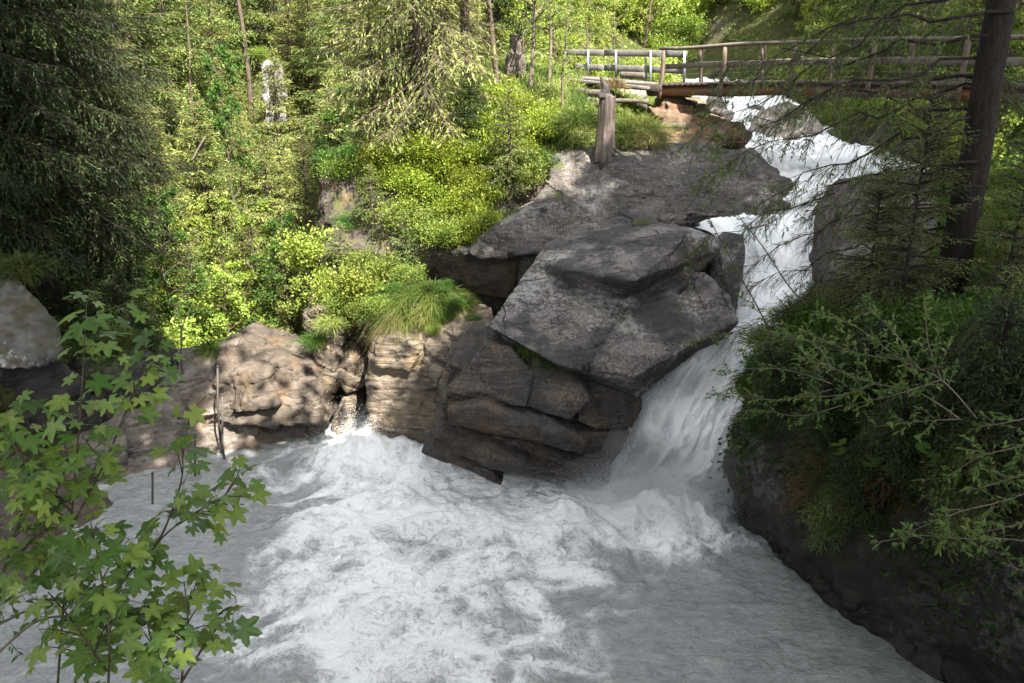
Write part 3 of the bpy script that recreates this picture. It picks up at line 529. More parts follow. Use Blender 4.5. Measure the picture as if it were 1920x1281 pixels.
warp = np.stack([fbm(XY * 0.55, 3, 101), fbm(XY * 0.55 + 9, 3, 102)], 1)
FB = pz(1230, 955, POOLZ)[:2]                                   # foot of the fall
rel = XY - FB; rr = np.hypot(rel[:, 0], rel[:, 1]); th = np.arctan2(rel[:, 1], rel[:, 0])
D = blobs(XY, [(1230,965,1.3,0.75),(1100,960,1.2,0.4),(760,850,1.5,0.5),(620,870,1.3,0.42),(880,900,1.5,0.5),(960,990,1.6,0.42),(760,980,1.5,0.40),(600,980,1.3,0.38),(560,1100,1.4,0.40),(700,1130,1.2,0.32),(880,1130,1.2,0.34),
    (520,1230,1.2,0.4),(800,1250,1.0,0.32),(1050,1130,1.1,0.36),(1290,1010,0.9,0.5),(1100,1240,0.9,0.28),(960,1260,0.9,0.30),(660,1280,1.2,0.36),(480,900,0.8,0.25),(1180,1060,0.9,0.35),(640,840,0.7,0.35)])
D = np.minimum(1.12 * D, 1.0)
cut = blobs(XY, [(1500,1170,1.9,1.0),(1640,1240,1.6,1.0),(1380,1150,0.8,0.9),(1300,1230,0.55,0.5),(330,960,1.0,0.75),(240,1080,1.5,0.9),(410,860,0.6,0.8)])
D = np.clip(D * (1 - np.minimum(cut, 1) * 0.93), 0, 1)
q = XY + 0.75 * warp
sp = np.stack([q[:, 0] * np.cos(0.5) + q[:, 1] * np.sin(0.5), (-q[:, 0] * np.sin(0.5) + q[:, 1] * np.cos(0.5)) * 1.7], 1)   # drifting down-left
r1 = 1 - np.abs(fbm(sp * 0.85, 4, 111)) * 3.0; r2 = 1 - np.abs(fbm(q * 2.1 + 0.4 * warp, 4, 112)) * 2.6; r3 = fbm(q * 5.5, 4, 113)
web = 0.50 * np.clip(r1, -0.5, 1) + 0.34 * np.clip(r2, -0.5, 1) + 0.22 * r3
foam = np.clip((web + 1.55 * D - 0.98) * 0.95, 0, 1.1)
foam = np.maximum(foam, sstep(0.78, 1.0, D) * (0.75 + 0.25 * r2))
A = 0.05 + 0.14 * np.clip(D, 0, 1) + 0.18 * np.exp(-(rr / 1.6) ** 2) + 0.12 * blobs(XY, [(760,850,1.3,1.0), (640,850,0.8,1)])
hz = A * (1.1 * fbm(q * 0.9, 3, 121) + 0.8 * (0.4 - np.abs(fbm(q * 1.9, 3, 122))) + 0.35 * fbm(q * 5, 3, 123)) + 0.03 * foam
hz += 0.40 * np.exp(-((rr - 0.2) / 0.75) ** 2) * (0.7 + 0.6 * fbm(XY * 2.2, 3, 124))
hz += 0.12 * np.exp(-((rr - 2.0) / 0.5) ** 2) * (0.4 + 0.8 * fbm(XY * 1.1, 2, 125))
hz += blobs(XY, [(750,842,0.7,0.22), (690,850,0.6,0.1), (630,830,0.5,-0.1)]) * (1 + 0.4 * fbm(XY * 3, 3, 126))
tag(link("pool_water", mesh_np("pool_water", np.column_stack([XY, POOLZ + hz]), grid_faces(len(px), len(py)), True, {"foam": foam}, M_POOL)), kind="structure")

def white_mat(name, gap=(0.33, 0.36, 0.37)):
    t = NT(name); P = t.pos(); f = t.attr("foam"); n = t.noise(P, 14, 5, 0.7, 0.3)
    ff = t.math('ADD', f, t.math('MULTIPLY', t.math('SUBTRACT', n, 0.5), 0.35)); c = t.ramp(ff, [(0.05, gap), (0.4, (0.55, 0.58, 0.60)), (0.75, (0.89, 0.90, 0.90))])
    return t.done(t.princ(c, 0.6, 0.25, t.bump(t.math('ADD', n, t.noise(P, 40, 3, 0.6)), 0.45, 0.05)))
M_WHITE = white_mat("white_water")
def ribbon(Ls, Rs, nu, nv, seed, amp, bulge, fq, name, calm=0.0, foam_base=0.75):
    L = catmull(Ls, nu); R = catmull(Rs, nu)
    s = np.linspace(0, 1, nv)
    G = L[:, None] * (1 - s)[None, :, None] + R[:, None] * s[None, :, None]
    mid = (L + R) / 2; arc = np.concatenate([[0], np.cumsum(np.linalg.norm(np.diff(mid, axis=0), axis=1))]); wid = np.linalg.norm(R - L, axis=1)
    T = nrm(np.gradient(mid, axis=0)); Nn = nrm(np.cross(R - L, T)); Nn *= np.sign(Nn[:, 2:3] + 1e-6)
    a = np.repeat(arc[:, None], nv, 1); b = (s - 0.5)[None, :] * wid[:, None]
    K = np.stack([a.ravel() * fq[0], b.ravel() * fq[1]], 1); wv = fbm(K * 0.35, 3, seed + 9)
    K2 = K + 0.5 * wv[:, None]
    d = (fbm(K2, 4, seed) + 0.7 * (0.35 - np.abs(fbm(K2 * 1.7, 3, seed + 1)))).reshape(nu, nv); d2 = fbm(K2 * np.array([2.5, 3.5]), 3, seed + 2).reshape(nu, nv)
    edge = (1 - (2 * s - 1) ** 4)[None, :]
    amp = np.broadcast_to(np.asarray(amp, float), (nu,))[:, None]
    off = bulge * edge + amp * (d + 0.4 * d2) * (0.35 + 0.65 * edge)
    V = G + off[..., None] * Nn[:, None, :]
    foam = foam_base + 0.75 * d + 0.35 * d2 - calm * (1 - edge)
    return V, np.clip(foam, 0, 1), arc, wid, Nn, T
# rapids from far behind the bridge to the lip
Ls = [p(1262,118,52), p(1270,132,46), p(1280,150,40), p(1300,185,31), p(1325,212,27.5), p(1385,262,24), p(1425,320,21.2), p(1400,368,19), p(1300,403,18.7), p(1296,424,18.2)]
Rs = [p(1440,112,52), p(1450,130,46), p(1445,150,40), p(1480,185,31), p(1580,235,27), p(1640,268,24), p(1745,305,20.6), p(1690,345,19), p(1600,392,18.6), p(1580,416,18.1)]
V, fo, *_ = ribbon(Ls, Rs, 460, 90, 201, 0.20, 0.06, (1.3, 1.9), "stream")
tag(link("stream_water", mesh_np("stream_water", V.reshape(-1, 3), grid_faces(460, 90), True, {"foam": fo.ravel()}, M_WHITE)), kind="structure")
# the fall
WL = [p(1296,424,18.2), p(1340,445,17.9), p(1366,500,17.5), p(1366,560,17.0), p(1330,622,16.3), p(1255,685,15.6), p(1190,760,15.0), p(1160,850,14.5), p(1085,935,14.1), p(1060,975,13.9)]
WR = [p(1580,416,18.1), p(1578,450,17.7), p(1575,500,17.2), p(1565,550,16.7), p(1490,635,15.8), p(1415,720,15.2), p(1388,800,14.7), p(1374,880,14.3), p(1366,945,13.9), p(1362,985,13.6)]
nuF, nvF = 620, 170
ampF = np.interp(np.linspace(0, 1, nuF), [0, 0.12, 0.4, 0.8, 1], [0.14, 0.20, 0.24, 0.26, 0.30])
V, fo, arcF, widF, NF, TF = ribbon(WL, WR, nuF, nvF, 231, ampF, 0.22, (0.75, 1.7), "fall", 0.12, 0.58)
VF = V
tag(link("waterfall", mesh_np("waterfall", V.reshape(-1, 3), grid_faces(nuF, nvF), True, {"foam": fo.ravel()}, M_WHITE)), kind="structure")

_ico = [(0,0,1),(0,0,-1)] + [(math.cos(a), math.sin(a), 0) for a in np.arange(5) * 2 * math.pi / 5]
def clumps(name, V, foam, arcdir, n, smin, smax, stretch, seed, label, pick=None, lift=0.3):
    """rounded lumps of white water riding on a surface V (nu,nv,3), drawn out along the flow"""
    g = np.random.default_rng(seed); nu, nv = V.shape[:2]
    i, j = pick(g, n) if pick else (g.integers(1, nu - 1, n), g.integers(1, nv - 1, n))
    keep = g.uniform(0, 1, len(i)) < 0.15 + foam[i, j]; i, j = i[keep], j[keep]; n = len(i)
    T = nrm(V[np.minimum(i + 1, nu - 1), j] - V[np.maximum(i - 1, 0), j]); N = nrm(np.cross(V[i, np.minimum(j + 1, nv - 1)] - V[i, np.maximum(j - 1, 0)], T)); N *= np.sign(N[:, 2:3] + 1e-6)
    sc = g.uniform(0, 1, n) ** 2.2 * (smax - smin) + smin; st = np.interp(i / nu, *stretch) * g.uniform(0.6, 1.4, n)
    pos = V[i, j] + N * (sc * lift)[:, None]
    pv = np.array(_ico, float); pf = np.array([(0, 2 + k, 2 + (k + 1) % 5) for k in range(5)] + [(1, 2 + (k + 1) % 5, 2 + k) for k in range(5)])
    v, f = scatter(pv, pf, pos, nrm(T + g.normal(0, 0.18, (n, 3))), N + g.normal(0, 0.2, (n, 3)), np.stack([sc * st, sc, sc * 0.8], 1))
    tag(link(name, mesh_np(name, v, f, True, {"foam": np.repeat(np.clip(g.uniform(0.8, 1.1, n), 0, 1), 7)}, M_WHITE)), label, "white water", None, "stuff")
foF = fo
def edges(g, n):
    i = (nuF * (0.12 + 0.87 * g.uniform(0, 1, n) ** 0.75)).astype(int); e = np.abs(g.normal(0, 0.10, n)); s_ = np.where(g.uniform(0, 1, n) < 0.12, g.uniform(0, 1, n), np.where(g.uniform(0, 1, n) < 0.5, e, 1 - e))
    return np.clip(i, 1, nuF - 2), np.clip(s_ * nvF, 1, nvF - 2).astype(int)
clumps("froth", VF, foF, None, 9000, 0.004, 0.016, ([0, 0.5, 0.85, 1], [2.5, 3.0, 2.2, 1.4]), 301, "broken froth on the waterfall", edges)
# ------------------------------------------------------------------ vegetation builders
SHOOT = (np.array([(0,0,0),(.45,.5,.07),(1,0,-.02),(.45,-.5,.07)], float), np.array([(0,1,2,3)]))
LEAF = (np.array([(0,0,0),(.28,.26,.05),(.62,.27,.03),(1,0,-.10),(.62,-.27,.03),(.28,-.26,.05),(.5,0,-.03)], float), np.array([(0,1,6),(1,2,6),(2,3,6),(3,4,6),(4,5,6),(5,0,6)]))
LEAF4 = (np.array([(0,0,0),(.45,.33,.06),(1,0,-.06),(.45,-.33,.06)], float), np.array([(0,1,2),(0,2,3)]))

def leaf_ramp(dark, mid, light): return [(0.0, dark), (0.5, mid), (1.0, light)]
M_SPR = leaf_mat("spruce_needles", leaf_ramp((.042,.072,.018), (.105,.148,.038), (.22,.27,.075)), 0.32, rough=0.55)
M_SPRY = leaf_mat("sunny_spruce_needles", leaf_ramp((.085,.112,.032), (.18,.215,.06), (.33,.35,.115)), 0.32, rough=0.55)  # yellower needles, also lightened to stand for sunlight in the gorge
M_SPRD = leaf_mat("dark_spruce_needles", leaf_ramp((.010,.020,.005), (.022,.040,.010), (.065,.095,.02)), 0.2, rough=0.6, vary=0.15)  # needle colour lowered to stand for shade on the left-bank spruces
M_RUSTN = leaf_mat("dead_rusty_needles", leaf_ramp((.06,.028,.012), (.10,.05,.02), (.07,.075,.02)), 0.2, tcol=(1.2, 1, .7))
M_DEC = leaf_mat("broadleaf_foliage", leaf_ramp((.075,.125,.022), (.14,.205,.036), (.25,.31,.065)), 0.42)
M_DECY = leaf_mat("sunny_broadleaf_foliage", leaf_ramp((.11,.165,.026), (.21,.275,.046), (.35,.40,.09)), 0.42)  # yellower leaves, with some of the gorge sunlight put into the colour
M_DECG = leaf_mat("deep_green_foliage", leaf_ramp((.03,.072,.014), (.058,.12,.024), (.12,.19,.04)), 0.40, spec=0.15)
M_BILB = leaf_mat("bilberry_leaves", leaf_ramp((.07,.11,.012), (.15,.20,.022), (.30,.34,.045)), 0.42)
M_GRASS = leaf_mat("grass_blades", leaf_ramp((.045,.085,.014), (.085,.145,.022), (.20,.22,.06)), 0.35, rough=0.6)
M_GRASSD = leaf_mat("bank_grass_blades", leaf_ramp((.016,.034,.006), (.036,.064,.011), (.09,.11,.024)), 0.3, rough=0.6)  # darker copy of the grass, the banks' shade put into its colour
M_DRY = leaf_mat("dry_grass_blades", leaf_ramp((.12,.09,.04), (.19,.15,.075), (.12,.14,.04)), 0.3, rough=0.7)
M_MAPLE = leaf_mat("maple_leaves", leaf_ramp((.048,.10,.02), (.095,.172,.035), (.21,.275,.055)), 0.46, rough=0.42, spec=0.35, vary=0.1)
M_WILLOW = leaf_mat("willow_leaves", leaf_ramp((.045,.085,.022), (.085,.145,.036), (.16,.225,.06)), 0.35, rough=0.6, spec=0.12, vary=0.1)
M_UNDER = leaf_mat("undergrowth_leaves", leaf_ramp((.07,.09,.02), (.15,.19,.04), (.28,.30,.08)), 0.35)
M_BARK = bark_mat("spruce_bark", (.075,.055,.042), (.15,.115,.09))
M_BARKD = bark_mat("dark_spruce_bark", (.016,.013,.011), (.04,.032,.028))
M_TWIG = bark_mat("twig_wood", (.12,.095,.07), (.20,.165,.13), (6, 6, 6), 0.2)
M_TWIGD = bark_mat("dark_twig_wood", (.05,.038,.03), (.10,.08,.062), (6, 6, 6), 0.2)
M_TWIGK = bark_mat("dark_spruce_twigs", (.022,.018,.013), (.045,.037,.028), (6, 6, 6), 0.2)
M_STEM = bark_mat("green_brown_stem", (.045,.04,.025), (.085,.07,.045), (6, 6, 6), 0.2)
M_PALETWIG = bark_mat("pale_dead_twigs", (.22,.18,.135), (.33,.28,.22), (6, 6, 6), 0.2)

def spruce_geo(seed, H, R, z0=0.5, gap=0.42, nb=6, twig=0.115, sl=0.13, sw=0.045, droop=0.55, bare=0.0, wood_twigs=False, power=0.75, var=(0.1, 0.8), trunk_r=None):
    g = np.random.default_rng(seed); tr = Geo(); cr = Geo(); dead = Geo()
    r0 = trunk_r or (0.012 * H + 0.03)
    zz = np.linspace(-0.5, H, 14); wob = 0.012 * H
    trp = np.stack([wob * 0.4 * np.sin(zz * 0.5 + seed), wob * 0.4 * np.cos(zz * 0.37 + seed), zz], 1); trp[:, :2] -= trp[1, :2]
    tr.add(*tube(trp, r0 * np.clip(1 - zz / H, 0.03, 1.05) ** 0.9 * np.where(zz < 0, 1.35, 1), 10))
    z = z0
    while z < H - 0.1:
        t = (z - z0) / (H - z0)
        for b in range(int(nb + g.integers(-1, 2))):
            az = g.uniform(0, 2 * math.pi); L = max(0.14, R * (1 - t) ** power * g.uniform(0.65, 1.12)) * (0.75 + 0.25 * min(1, t * 6))
            el = (-0.12 + 0.75 * t) + g.normal(0, 0.07); zb = z + g.uniform(-0.15, 0.15)
            s = np.linspace(0, 1, 8); dr = droop * (1 - 0.7 * t) * g.uniform(0.7, 1.3)
            rad = L * s; hh = L * (math.tan(el) * s - dr * s ** 1.5 * 0.75 + 0.30 * dr * s ** 3.2)
            bend = g.normal(0, 0.12) * s ** 2 * L
            f = np.array([math.cos(az), math.sin(az), 0]); sd = np.array([-math.sin(az), math.cos(az), 0])
            path = f * rad[:, None] + sd * bend[:, None] + np.array([0, 0, 1]) * (zb + hh)[:, None]
            ti = np.interp(zb, zz, np.arange(14)); path[:, :2] += trp[int(ti), :2]
            tr.add(*tube(path, (0.010 + 0.010 * L) * (1 - 0.85 * s), 4, cap=False))
            k = max(4, int(L / twig) * 2); sk = np.sort(g.uniform(0.14, 1.0, k)); sgn = np.where(np.arange(k) % 2, 1, -1)
            base = np.stack([np.interp(sk, s, path[:, c]) for c in range(3)], 1)
            tg = nrm(np.gradient(path, axis=0)); tgk = nrm(np.stack([np.interp(sk, s, tg[:, c]) for c in range(3)], 1))
            dirs = nrm(tgk * g.uniform(0.45, 0.9, (k, 1)) + sgn[:, None] * sd * g.uniform(0.5, 0.9, (k, 1)) + np.array([0, 0, -1]) * g.uniform(0.0, 0.55, (k, 1)) * droop * 1.5 + g.normal(0, 0.12, (k, 3)))
            ln = np.minimum(1.1, (0.10 + 0.42 * (1 - sk) * np.minimum(1, sk * 3)) * L + 0.10) * g.uniform(0.6, 1.15, k)
            hang = 0.45 * droop
            m = np.maximum(2, (ln / sl * 1.55).astype(int)); idx = np.repeat(np.arange(k), m)
            tt = (np.concatenate([np.arange(q) for q in m]) + g.uniform(0, 0.9, m.sum())) / np.repeat(m, m)
            pos = base[idx] + dirs[idx] * (ln[idx] * tt)[:, None] - np.array([0, 0, 1]) * (hang * ln[idx] * tt ** 2)[:, None]
            sdir = nrm(dirs[idx] + np.array([0, 0, -1]) * (hang * tt)[:, None] + g.normal(0, 0.33, (len(idx), 3)))
            if bare > 0:
                keep = g.uniform(0, 1, len(idx)) > bare * (1 - t) * (1.15 - 0.55 * sk[idx]); pos, sdir = pos[keep], sdir[keep]
            n = len(pos)
            if n:
                N = np.array([0, 0, 1]) + g.normal(0, 0.5, (n, 3)); sc = sl * g.uniform(0.7, 1.35, n)
                v, ff = scatter(*SHOOT, pos, sdir, N, np.stack([sc, np.full(n, sw) * g.uniform(0.7, 1.3, n), sc], 1))
                cr.add(v, ff, np.repeat(np.clip(g.uniform(var[0], var[1]) + g.normal(0, 0.16, n), 0, 1), 4))
            if wood_twigs:
                q = np.linspace(0, 1, 4)
                tp = base[:, None] + dirs[:, None] * (ln[:, None] * q)[..., None] - np.array([0, 0, 1]) * (hang * ln[:, None] * q ** 2)[..., None]
                dead.add(*tubes(tp, np.repeat((0.0055 * (1 - 0.7 * q))[None], k, 0), 3))
        z += gap * g.uniform(0.75, 1.25) * (1 - 0.35 * t)
    return tr, cr, dead

def decid_geo(seed, H, R, leaf=0.09, nleaf=26, nlimb=14, proto=LEAF4, low=0.2, trunk_r=None, var=(0.1, 0.8), spread=0.32, nsub=7, flat=0.5, lean=0.05):
    g = np.random.default_rng(seed); tr = Geo(); cr = Geo()
    r0 = trunk_r or (0.010 * H + 0.012); zz = np.linspace(-0.4, H, 12)
    trp = np.stack([lean * zz + 0.02 * H * np.sin(zz / H * 4 + seed), 0.02 * H * np.cos(zz / H * 5 + seed * 2), zz], 1); trp[:, :2] -= trp[1, :2]
    tr.add(*tube(trp, r0 * np.clip(1 - zz / H, 0.06, 1.05), 8))
    for i in range(nlimb):
        t = low + (0.98 - low) * (i + g.uniform(0, 0.8)) / nlimb; az = i * 2.4 + g.uniform(-.5, .5); L = R * g.uniform(0.6, 1.1) * (1 - 0.65 * max(0, (t - 0.4) / 0.6))
        b0 = np.array([np.interp(t * H, zz, trp[:, c]) for c in range(3)]); f = np.array([math.cos(az), math.sin(az), 0])
        s = np.linspace(0, 1, 6); path = b0 + f * (L * s)[:, None] + np.array([0, 0, 1]) * (L * (0.75 * s - 0.35 * s ** 2))[:, None] + g.normal(0, 0.03 * L, (6, 3)) * s[:, None]
        tr.add(*tube(path, r0 * 0.5 * (1 - t * 0.6) * (1 - 0.85 * s), 5, cap=False))
        for j in range(nsub):
            sj = g.uniform(0.3, 1.0); c0 = np.array([np.interp(sj, s, path[:, c]) for c in range(3)])
            d = nrm(f * 0.6 + g.normal(0, 0.6, 3) + np.array([0, 0, 0.25])); l2 = L * 0.42 * g.uniform(0.5, 1.1)
            q = np.linspace(0, 1, 4); sp2 = c0 + d * (l2 * q)[:, None] - np.array([0, 0, 0.2]) * (l2 * q ** 2)[:, None]
            tr.add(*tube(sp2, 0.16 * r0 * (1 - 0.8 * q) + 0.002, 3, cap=False))
            n = int(nleaf * g.uniform(0.6, 1.4)); qq = g.uniform(0.15, 1.05, n)
            pos = c0 + d * (l2 * qq)[:, None] + g.normal(0, spread * l2 * 0.75 + 0.02, (n, 3)) * np.array([1, 1, 0.6])
            X = nrm(d * 0.6 + f * 0.3 + g.normal(0, 0.6, (n, 3)) + np.array([0, 0, -0.25])); N = np.array([0, 0, 1]) + g.normal(0, flat, (n, 3))
            sc = leaf * g.uniform(0.65, 1.3, n); v, ff = scatter(*proto, pos, X, N, sc)
            cr.add(v, ff, np.repeat(np.clip(g.uniform(var[0], var[1]) + g.normal(0, 0.15, n), 0, 1), len(proto[0])))
    return tr, cr

def shrub_geo(seed, R, H, leaf, n, proto=LEAF4, stems=14, var=(0.1, 0.85), clump=0.16):
    """low bush: many stems from one foot, leaf clumps along them; one mesh, slots leaf / twig"""
    g = np.random.default_rng(seed); w = Geo(); L = Geo()
    for i in range(stems):
        az = g.uniform(0, 6.283); rr = R * math.sqrt(g.uniform(0.02, 1)); tip = np.array([rr * math.cos(az), rr * math.sin(az), H * (1 - 0.55 * (rr / R) ** 2) * g.uniform(0.75, 1.1)])
        s = np.linspace(0, 1, 5); path = tip * np.stack([s ** 1.1, s ** 1.1, s ** 0.8], 1) + g.normal(0, 0.03 * H, (5, 3)) * s[:, None]
        w.add(*tube(path, 0.012 * H * (1 - 0.8 * s) + 0.0015, 3, cap=False))
        for j in range(6):
            sj = g.uniform(0.35, 1.02); c0 = np.array([np.interp(sj, s, path[:, c]) for c in range(3)]) + g.normal(0, 0.10 * R, 3)
            k = max(3, int(n / stems / 6 * g.uniform(0.5, 1.5))); pos = c0 + g.normal(0, clump * min(R, H), (k, 3)) * np.array([1, 1, 0.75])
            X = nrm(g.normal(0, 0.7, (k, 3)) + nrm(tip) * 0.7); N = np.array([0, 0, 1]) + g.normal(0, 0.55, (k, 3))
            v, ff = scatter(*proto, pos, X, N, leaf * g.uniform(0.65, 1.3, k)); L.add(v, ff, np.repeat(np.clip(g.uniform(var[0], var[1]) + g.normal(0, 0.15, k), 0, 1), len(proto[0])))
    return w, L
def two_mesh(name, w, L, mw, ml):
    n0 = w.n; G = Geo(); G.V = w.V + L.V; G.A = w.A + L.A; G.n = w.n + L.n
    T = w.T + [f + n0 for f in L.T]; Q = w.Q + [f + n0 for f in L.Q]
    # order: triangles then quads, so the slots follow the same order
    F = []; mi = []
    tri = [(f, 0) for f in w.T] + [(f + n0, 1) for f in L.T]; quad = [(f, 0) for f in w.Q] + [(f + n0, 1) for f in L.Q]
    for lst in (tri, quad):
        if lst: F.append(np.concatenate([a for a, _ in lst])); mi.append(np.concatenate([np.full(len(a), b) for a, b in lst]))
    return mesh_np(name, np.concatenate(G.V), F, True, {"var": np.concatenate(G.A)}, [mw, ml], np.concatenate(mi))

def blades(base, up, h, w, lean, seed, droop=0.5):
    """grass blades: base (n,3), up (n,3); returns Geo"""
    g = np.random.default_rng(seed); n = len(base); h = h * g.uniform(0.55, 1.25, n); ld = g.normal(0, 1, (n, 3)); ld[:, 2] *= 0.3; ld = nrm(ld)
    U = nrm(up + lean * g.normal(0, 1, (n, 3))); side = nrm(np.cross(U, ld))
    P = []; 
    for t in (0.0, 0.4, 0.75, 1.0):
        c = base + U * (h * t)[:, None] + ld * (h * 0.35 * t ** 2)[:, None] - np.array([0, 0, 1]) * (h * droop * t ** 2.2)[:, None]
        ww = w * (1 - t ** 1.5) * 0.5
        P += [c + side * ww, c - side * ww] if t < 1 else [c]
    V = np.stack(P, 1).reshape(-1, 3); b = np.arange(n)[:, None] * 7
    Q = np.concatenate([b + np.array([0, 1, 3, 2]), b + np.array([2, 3, 5, 4])]); T = b + np.array([4, 5, 6])
    G = Geo(); pv = 0.5 + 1.3 * fbm(base * 2.4, 3, seed); G.add(V, [T, Q], np.repeat(np.clip(pv + g.normal(0, 0.2, n), 0, 1), 7)); return G

def sample(me, n, seed, keep=None):
    g = np.random.default_rng(seed); me.calc_loop_triangles(); k = len(me.loop_triangles); ti = np.empty(k * 3, np.int32); me.loop_triangles.foreach_get("vertices", ti); ti = ti.reshape(-1, 3)
    V = np.empty(len(me.vertices) * 3, np.float32); me.vertices.foreach_get("co", V); V = V.reshape(-1, 3).astype(float)
    a, b, c = V[ti[:, 0]], V[ti[:, 1]], V[ti[:, 2]]; N = np.cross(b - a, c - a); ar = np.linalg.norm(N, axis=1); N = nrm(N)
    if keep is not None: ar = ar * keep((a + b + c) / 3, N)
    i = g.choice(k, n, p=ar / ar.sum()); r = np.sqrt(g.uniform(0, 1, n))[:, None]; s = g.uniform(0, 1, n)[:, None]
    return a[i] * (1 - r) + b[i] * r * (1 - s) + c[i] * r * s, N[i]

class Plants:
    """one plant of a kind is built, the others are copies of it and of its parts"""
    def __init__(s): s.proto = {}
    def define(s, key, name, parts): s.proto[key] = (name, parts, [])
    def put(s, key, loc, label, cat, group=None, scale=1.0, rz=None, tilt=(0, 0), sq=1.0, mats=None):
        name, parts, made = s.proto[key]
        if not parts[1:]:
            o = link(name, parts[0][1])
        else:
            o = empty(name)
            for pn, me in parts: link(pn, me, o)
        o.location = tuple(loc); o.rotation_euler = (tilt[0], tilt[1], random.uniform(0, 6.28) if rz is None else rz)
        o.scale = (scale, scale, scale * sq); tag(o, label, cat, group); made.append(o)
        return o
PL = Plants(); random.seed(11)
def def_spruce(key, mat, bark, name="spruce_tree", twigmat=None, **kw):
    tr, cr, dd = spruce_geo(**kw); parts = [("trunk", tr.mesh("trunk_" + key, bark)), ("crown", cr.mesh("crown_" + key, mat, False))]
    if dd.n: parts.append(("dead_twigs", dd.mesh("dead_twigs_" + key, twigmat or M_TWIGD)))
    PL.define(key, name, parts)
def def_decid(key, mat, bark, name="broadleaf_tree", **kw):
    tr, cr = decid_geo(**kw); PL.define(key, name, [("trunk", tr.mesh("trunk_" + key, bark)), ("crown", cr.mesh("crown_" + key, mat, False))])
def def_shrub(key, mat, name, tw=None, **kw):
    w, L = shrub_geo(**kw); PL.define(key, name, [("shrub", two_mesh(key, w, L, tw or M_TWIGD, mat))])
def_spruce("spruceA", M_SPR, M_BARK, seed=1, H=15, R=2.9, z0=1.0, gap=0.38, sl=0.15, sw=0.042, twig=0.11)
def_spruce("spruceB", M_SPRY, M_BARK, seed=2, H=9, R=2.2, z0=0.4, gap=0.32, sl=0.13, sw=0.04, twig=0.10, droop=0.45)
def_spruce("spruceC", M_SPRY, M_BARK, seed=3, H=13, R=2.7, z0=0.5, gap=0.34, sl=0.14, sw=0.036, twig=0.10, droop=0.7, bare=0.35, wood_twigs=True, twigmat=M_TWIG)
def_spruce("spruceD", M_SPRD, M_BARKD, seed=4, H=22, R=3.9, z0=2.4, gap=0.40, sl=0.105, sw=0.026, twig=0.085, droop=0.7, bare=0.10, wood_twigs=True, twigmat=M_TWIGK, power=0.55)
def_spruce("saplingA", M_SPR, M_BARK, "spruce_sapling", seed=5, H=2.2, R=0.85, z0=0.1, gap=0.17, nb=6, twig=0.055, sl=0.065, sw=0.022, droop=0.35)
def_spruce("saplingD", M_SPRD, M_BARKD, "spruce_sapling", seed=6, H=2.4, R=1.0, z0=0.1, gap=0.16, nb=6, twig=0.05, sl=0.06, sw=0.02, droop=0.75)
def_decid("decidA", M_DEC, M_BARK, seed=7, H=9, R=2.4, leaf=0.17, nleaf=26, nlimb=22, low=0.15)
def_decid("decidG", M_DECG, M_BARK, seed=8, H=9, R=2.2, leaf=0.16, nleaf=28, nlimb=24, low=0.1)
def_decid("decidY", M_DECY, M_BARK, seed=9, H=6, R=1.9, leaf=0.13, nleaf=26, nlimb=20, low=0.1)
def_decid("slim", M_DEC, M_TWIG, "slim_tree", seed=10, H=7, R=1.3, leaf=0.085, nleaf=14, nlimb=26, low=0.25, lean=0.03)
def_shrub("shrubY", M_DECY, "leafy_shrub", seed=12, R=1.0, H=1.3, leaf=0.10, n=2600, stems=22)
def_shrub("shrubG", M_DEC, "leafy_shrub", seed=13, R=1.0, H=1.1, leaf=0.075, n=3200, stems=22)
def_shrub("bilb", M_BILB, "bilberry_shrub", seed=14, R=0.7, H=0.6, leaf=0.050, n=5200, stems=40, clump=0.13)
def_shrub("bilb2", M_BILB, "bilberry_shrub", seed=15, R=0.7, H=0.7, leaf=0.055, n=4600, stems=34, clump=0.13)
def_shrub("dwarf", M_DECG, "leafy_shrub", seed=16, R=0.6, H=0.5, leaf=0.045, n=3000, stems=26)

# ------------------------------------------------------------------ left forest in the gorge
G1 = "sunlit spruces on the gorge slope"
def tree(key, u, v, Y, label, cat="tree", group=None, scale=1.0, **kw):
    q = on(u, v, Y); return PL.put(key, q, label, cat, group, scale, **kw)
tree("decidG", 425, 230, 33, "deep green broadleaf tree standing between paler conifers on the gorge slope", scale=0.62, sq=1.55)
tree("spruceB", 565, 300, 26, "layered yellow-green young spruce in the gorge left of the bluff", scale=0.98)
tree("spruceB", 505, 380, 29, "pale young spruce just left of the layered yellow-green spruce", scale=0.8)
for (u, Y, s, k) in [(250,33,1.0,"spruceA"),(318,37,1.05,"spruceA"),(215,28,0.8,"spruceC"),(372,44,1.1,"spruceA"),(150,32,1.0,"spruceC"),(462,50,1.1,"spruceA"),(560,50,1.0,"spruceA"),(612,44,1.0,"spruceC"),
    (640,38,0.9,"spruceA"),(675,33,0.85,"spruceC"),(520,64,1.3,"spruceA"),(410,62,1.2,"spruceC"),(330,56,1.2,"spruceC"),(270,50,1.2,"spruceA"),(600,62,1.2,"spruceA"),(290,30,0.62,"spruceB"),(345,31,0.7,"spruceB"),
    (385,27,0.5,"spruceB"),(620,30,0.8,"spruceB"),(240,42,1.0,"spruceA"),(700,45,1.0,"spruceA"),(745,52,1.1,"spruceC"),(655,58,1.2,"spruceA"),(190,45,1.1,"spruceA"),(120,40,1.0,"spruceA"),(60,45,1.2,"spruceA")]:
    tree(k, u, 200, Y, "tall spruce in the crowded sunlit wood on the gorge slope", group=G1, scale=s)
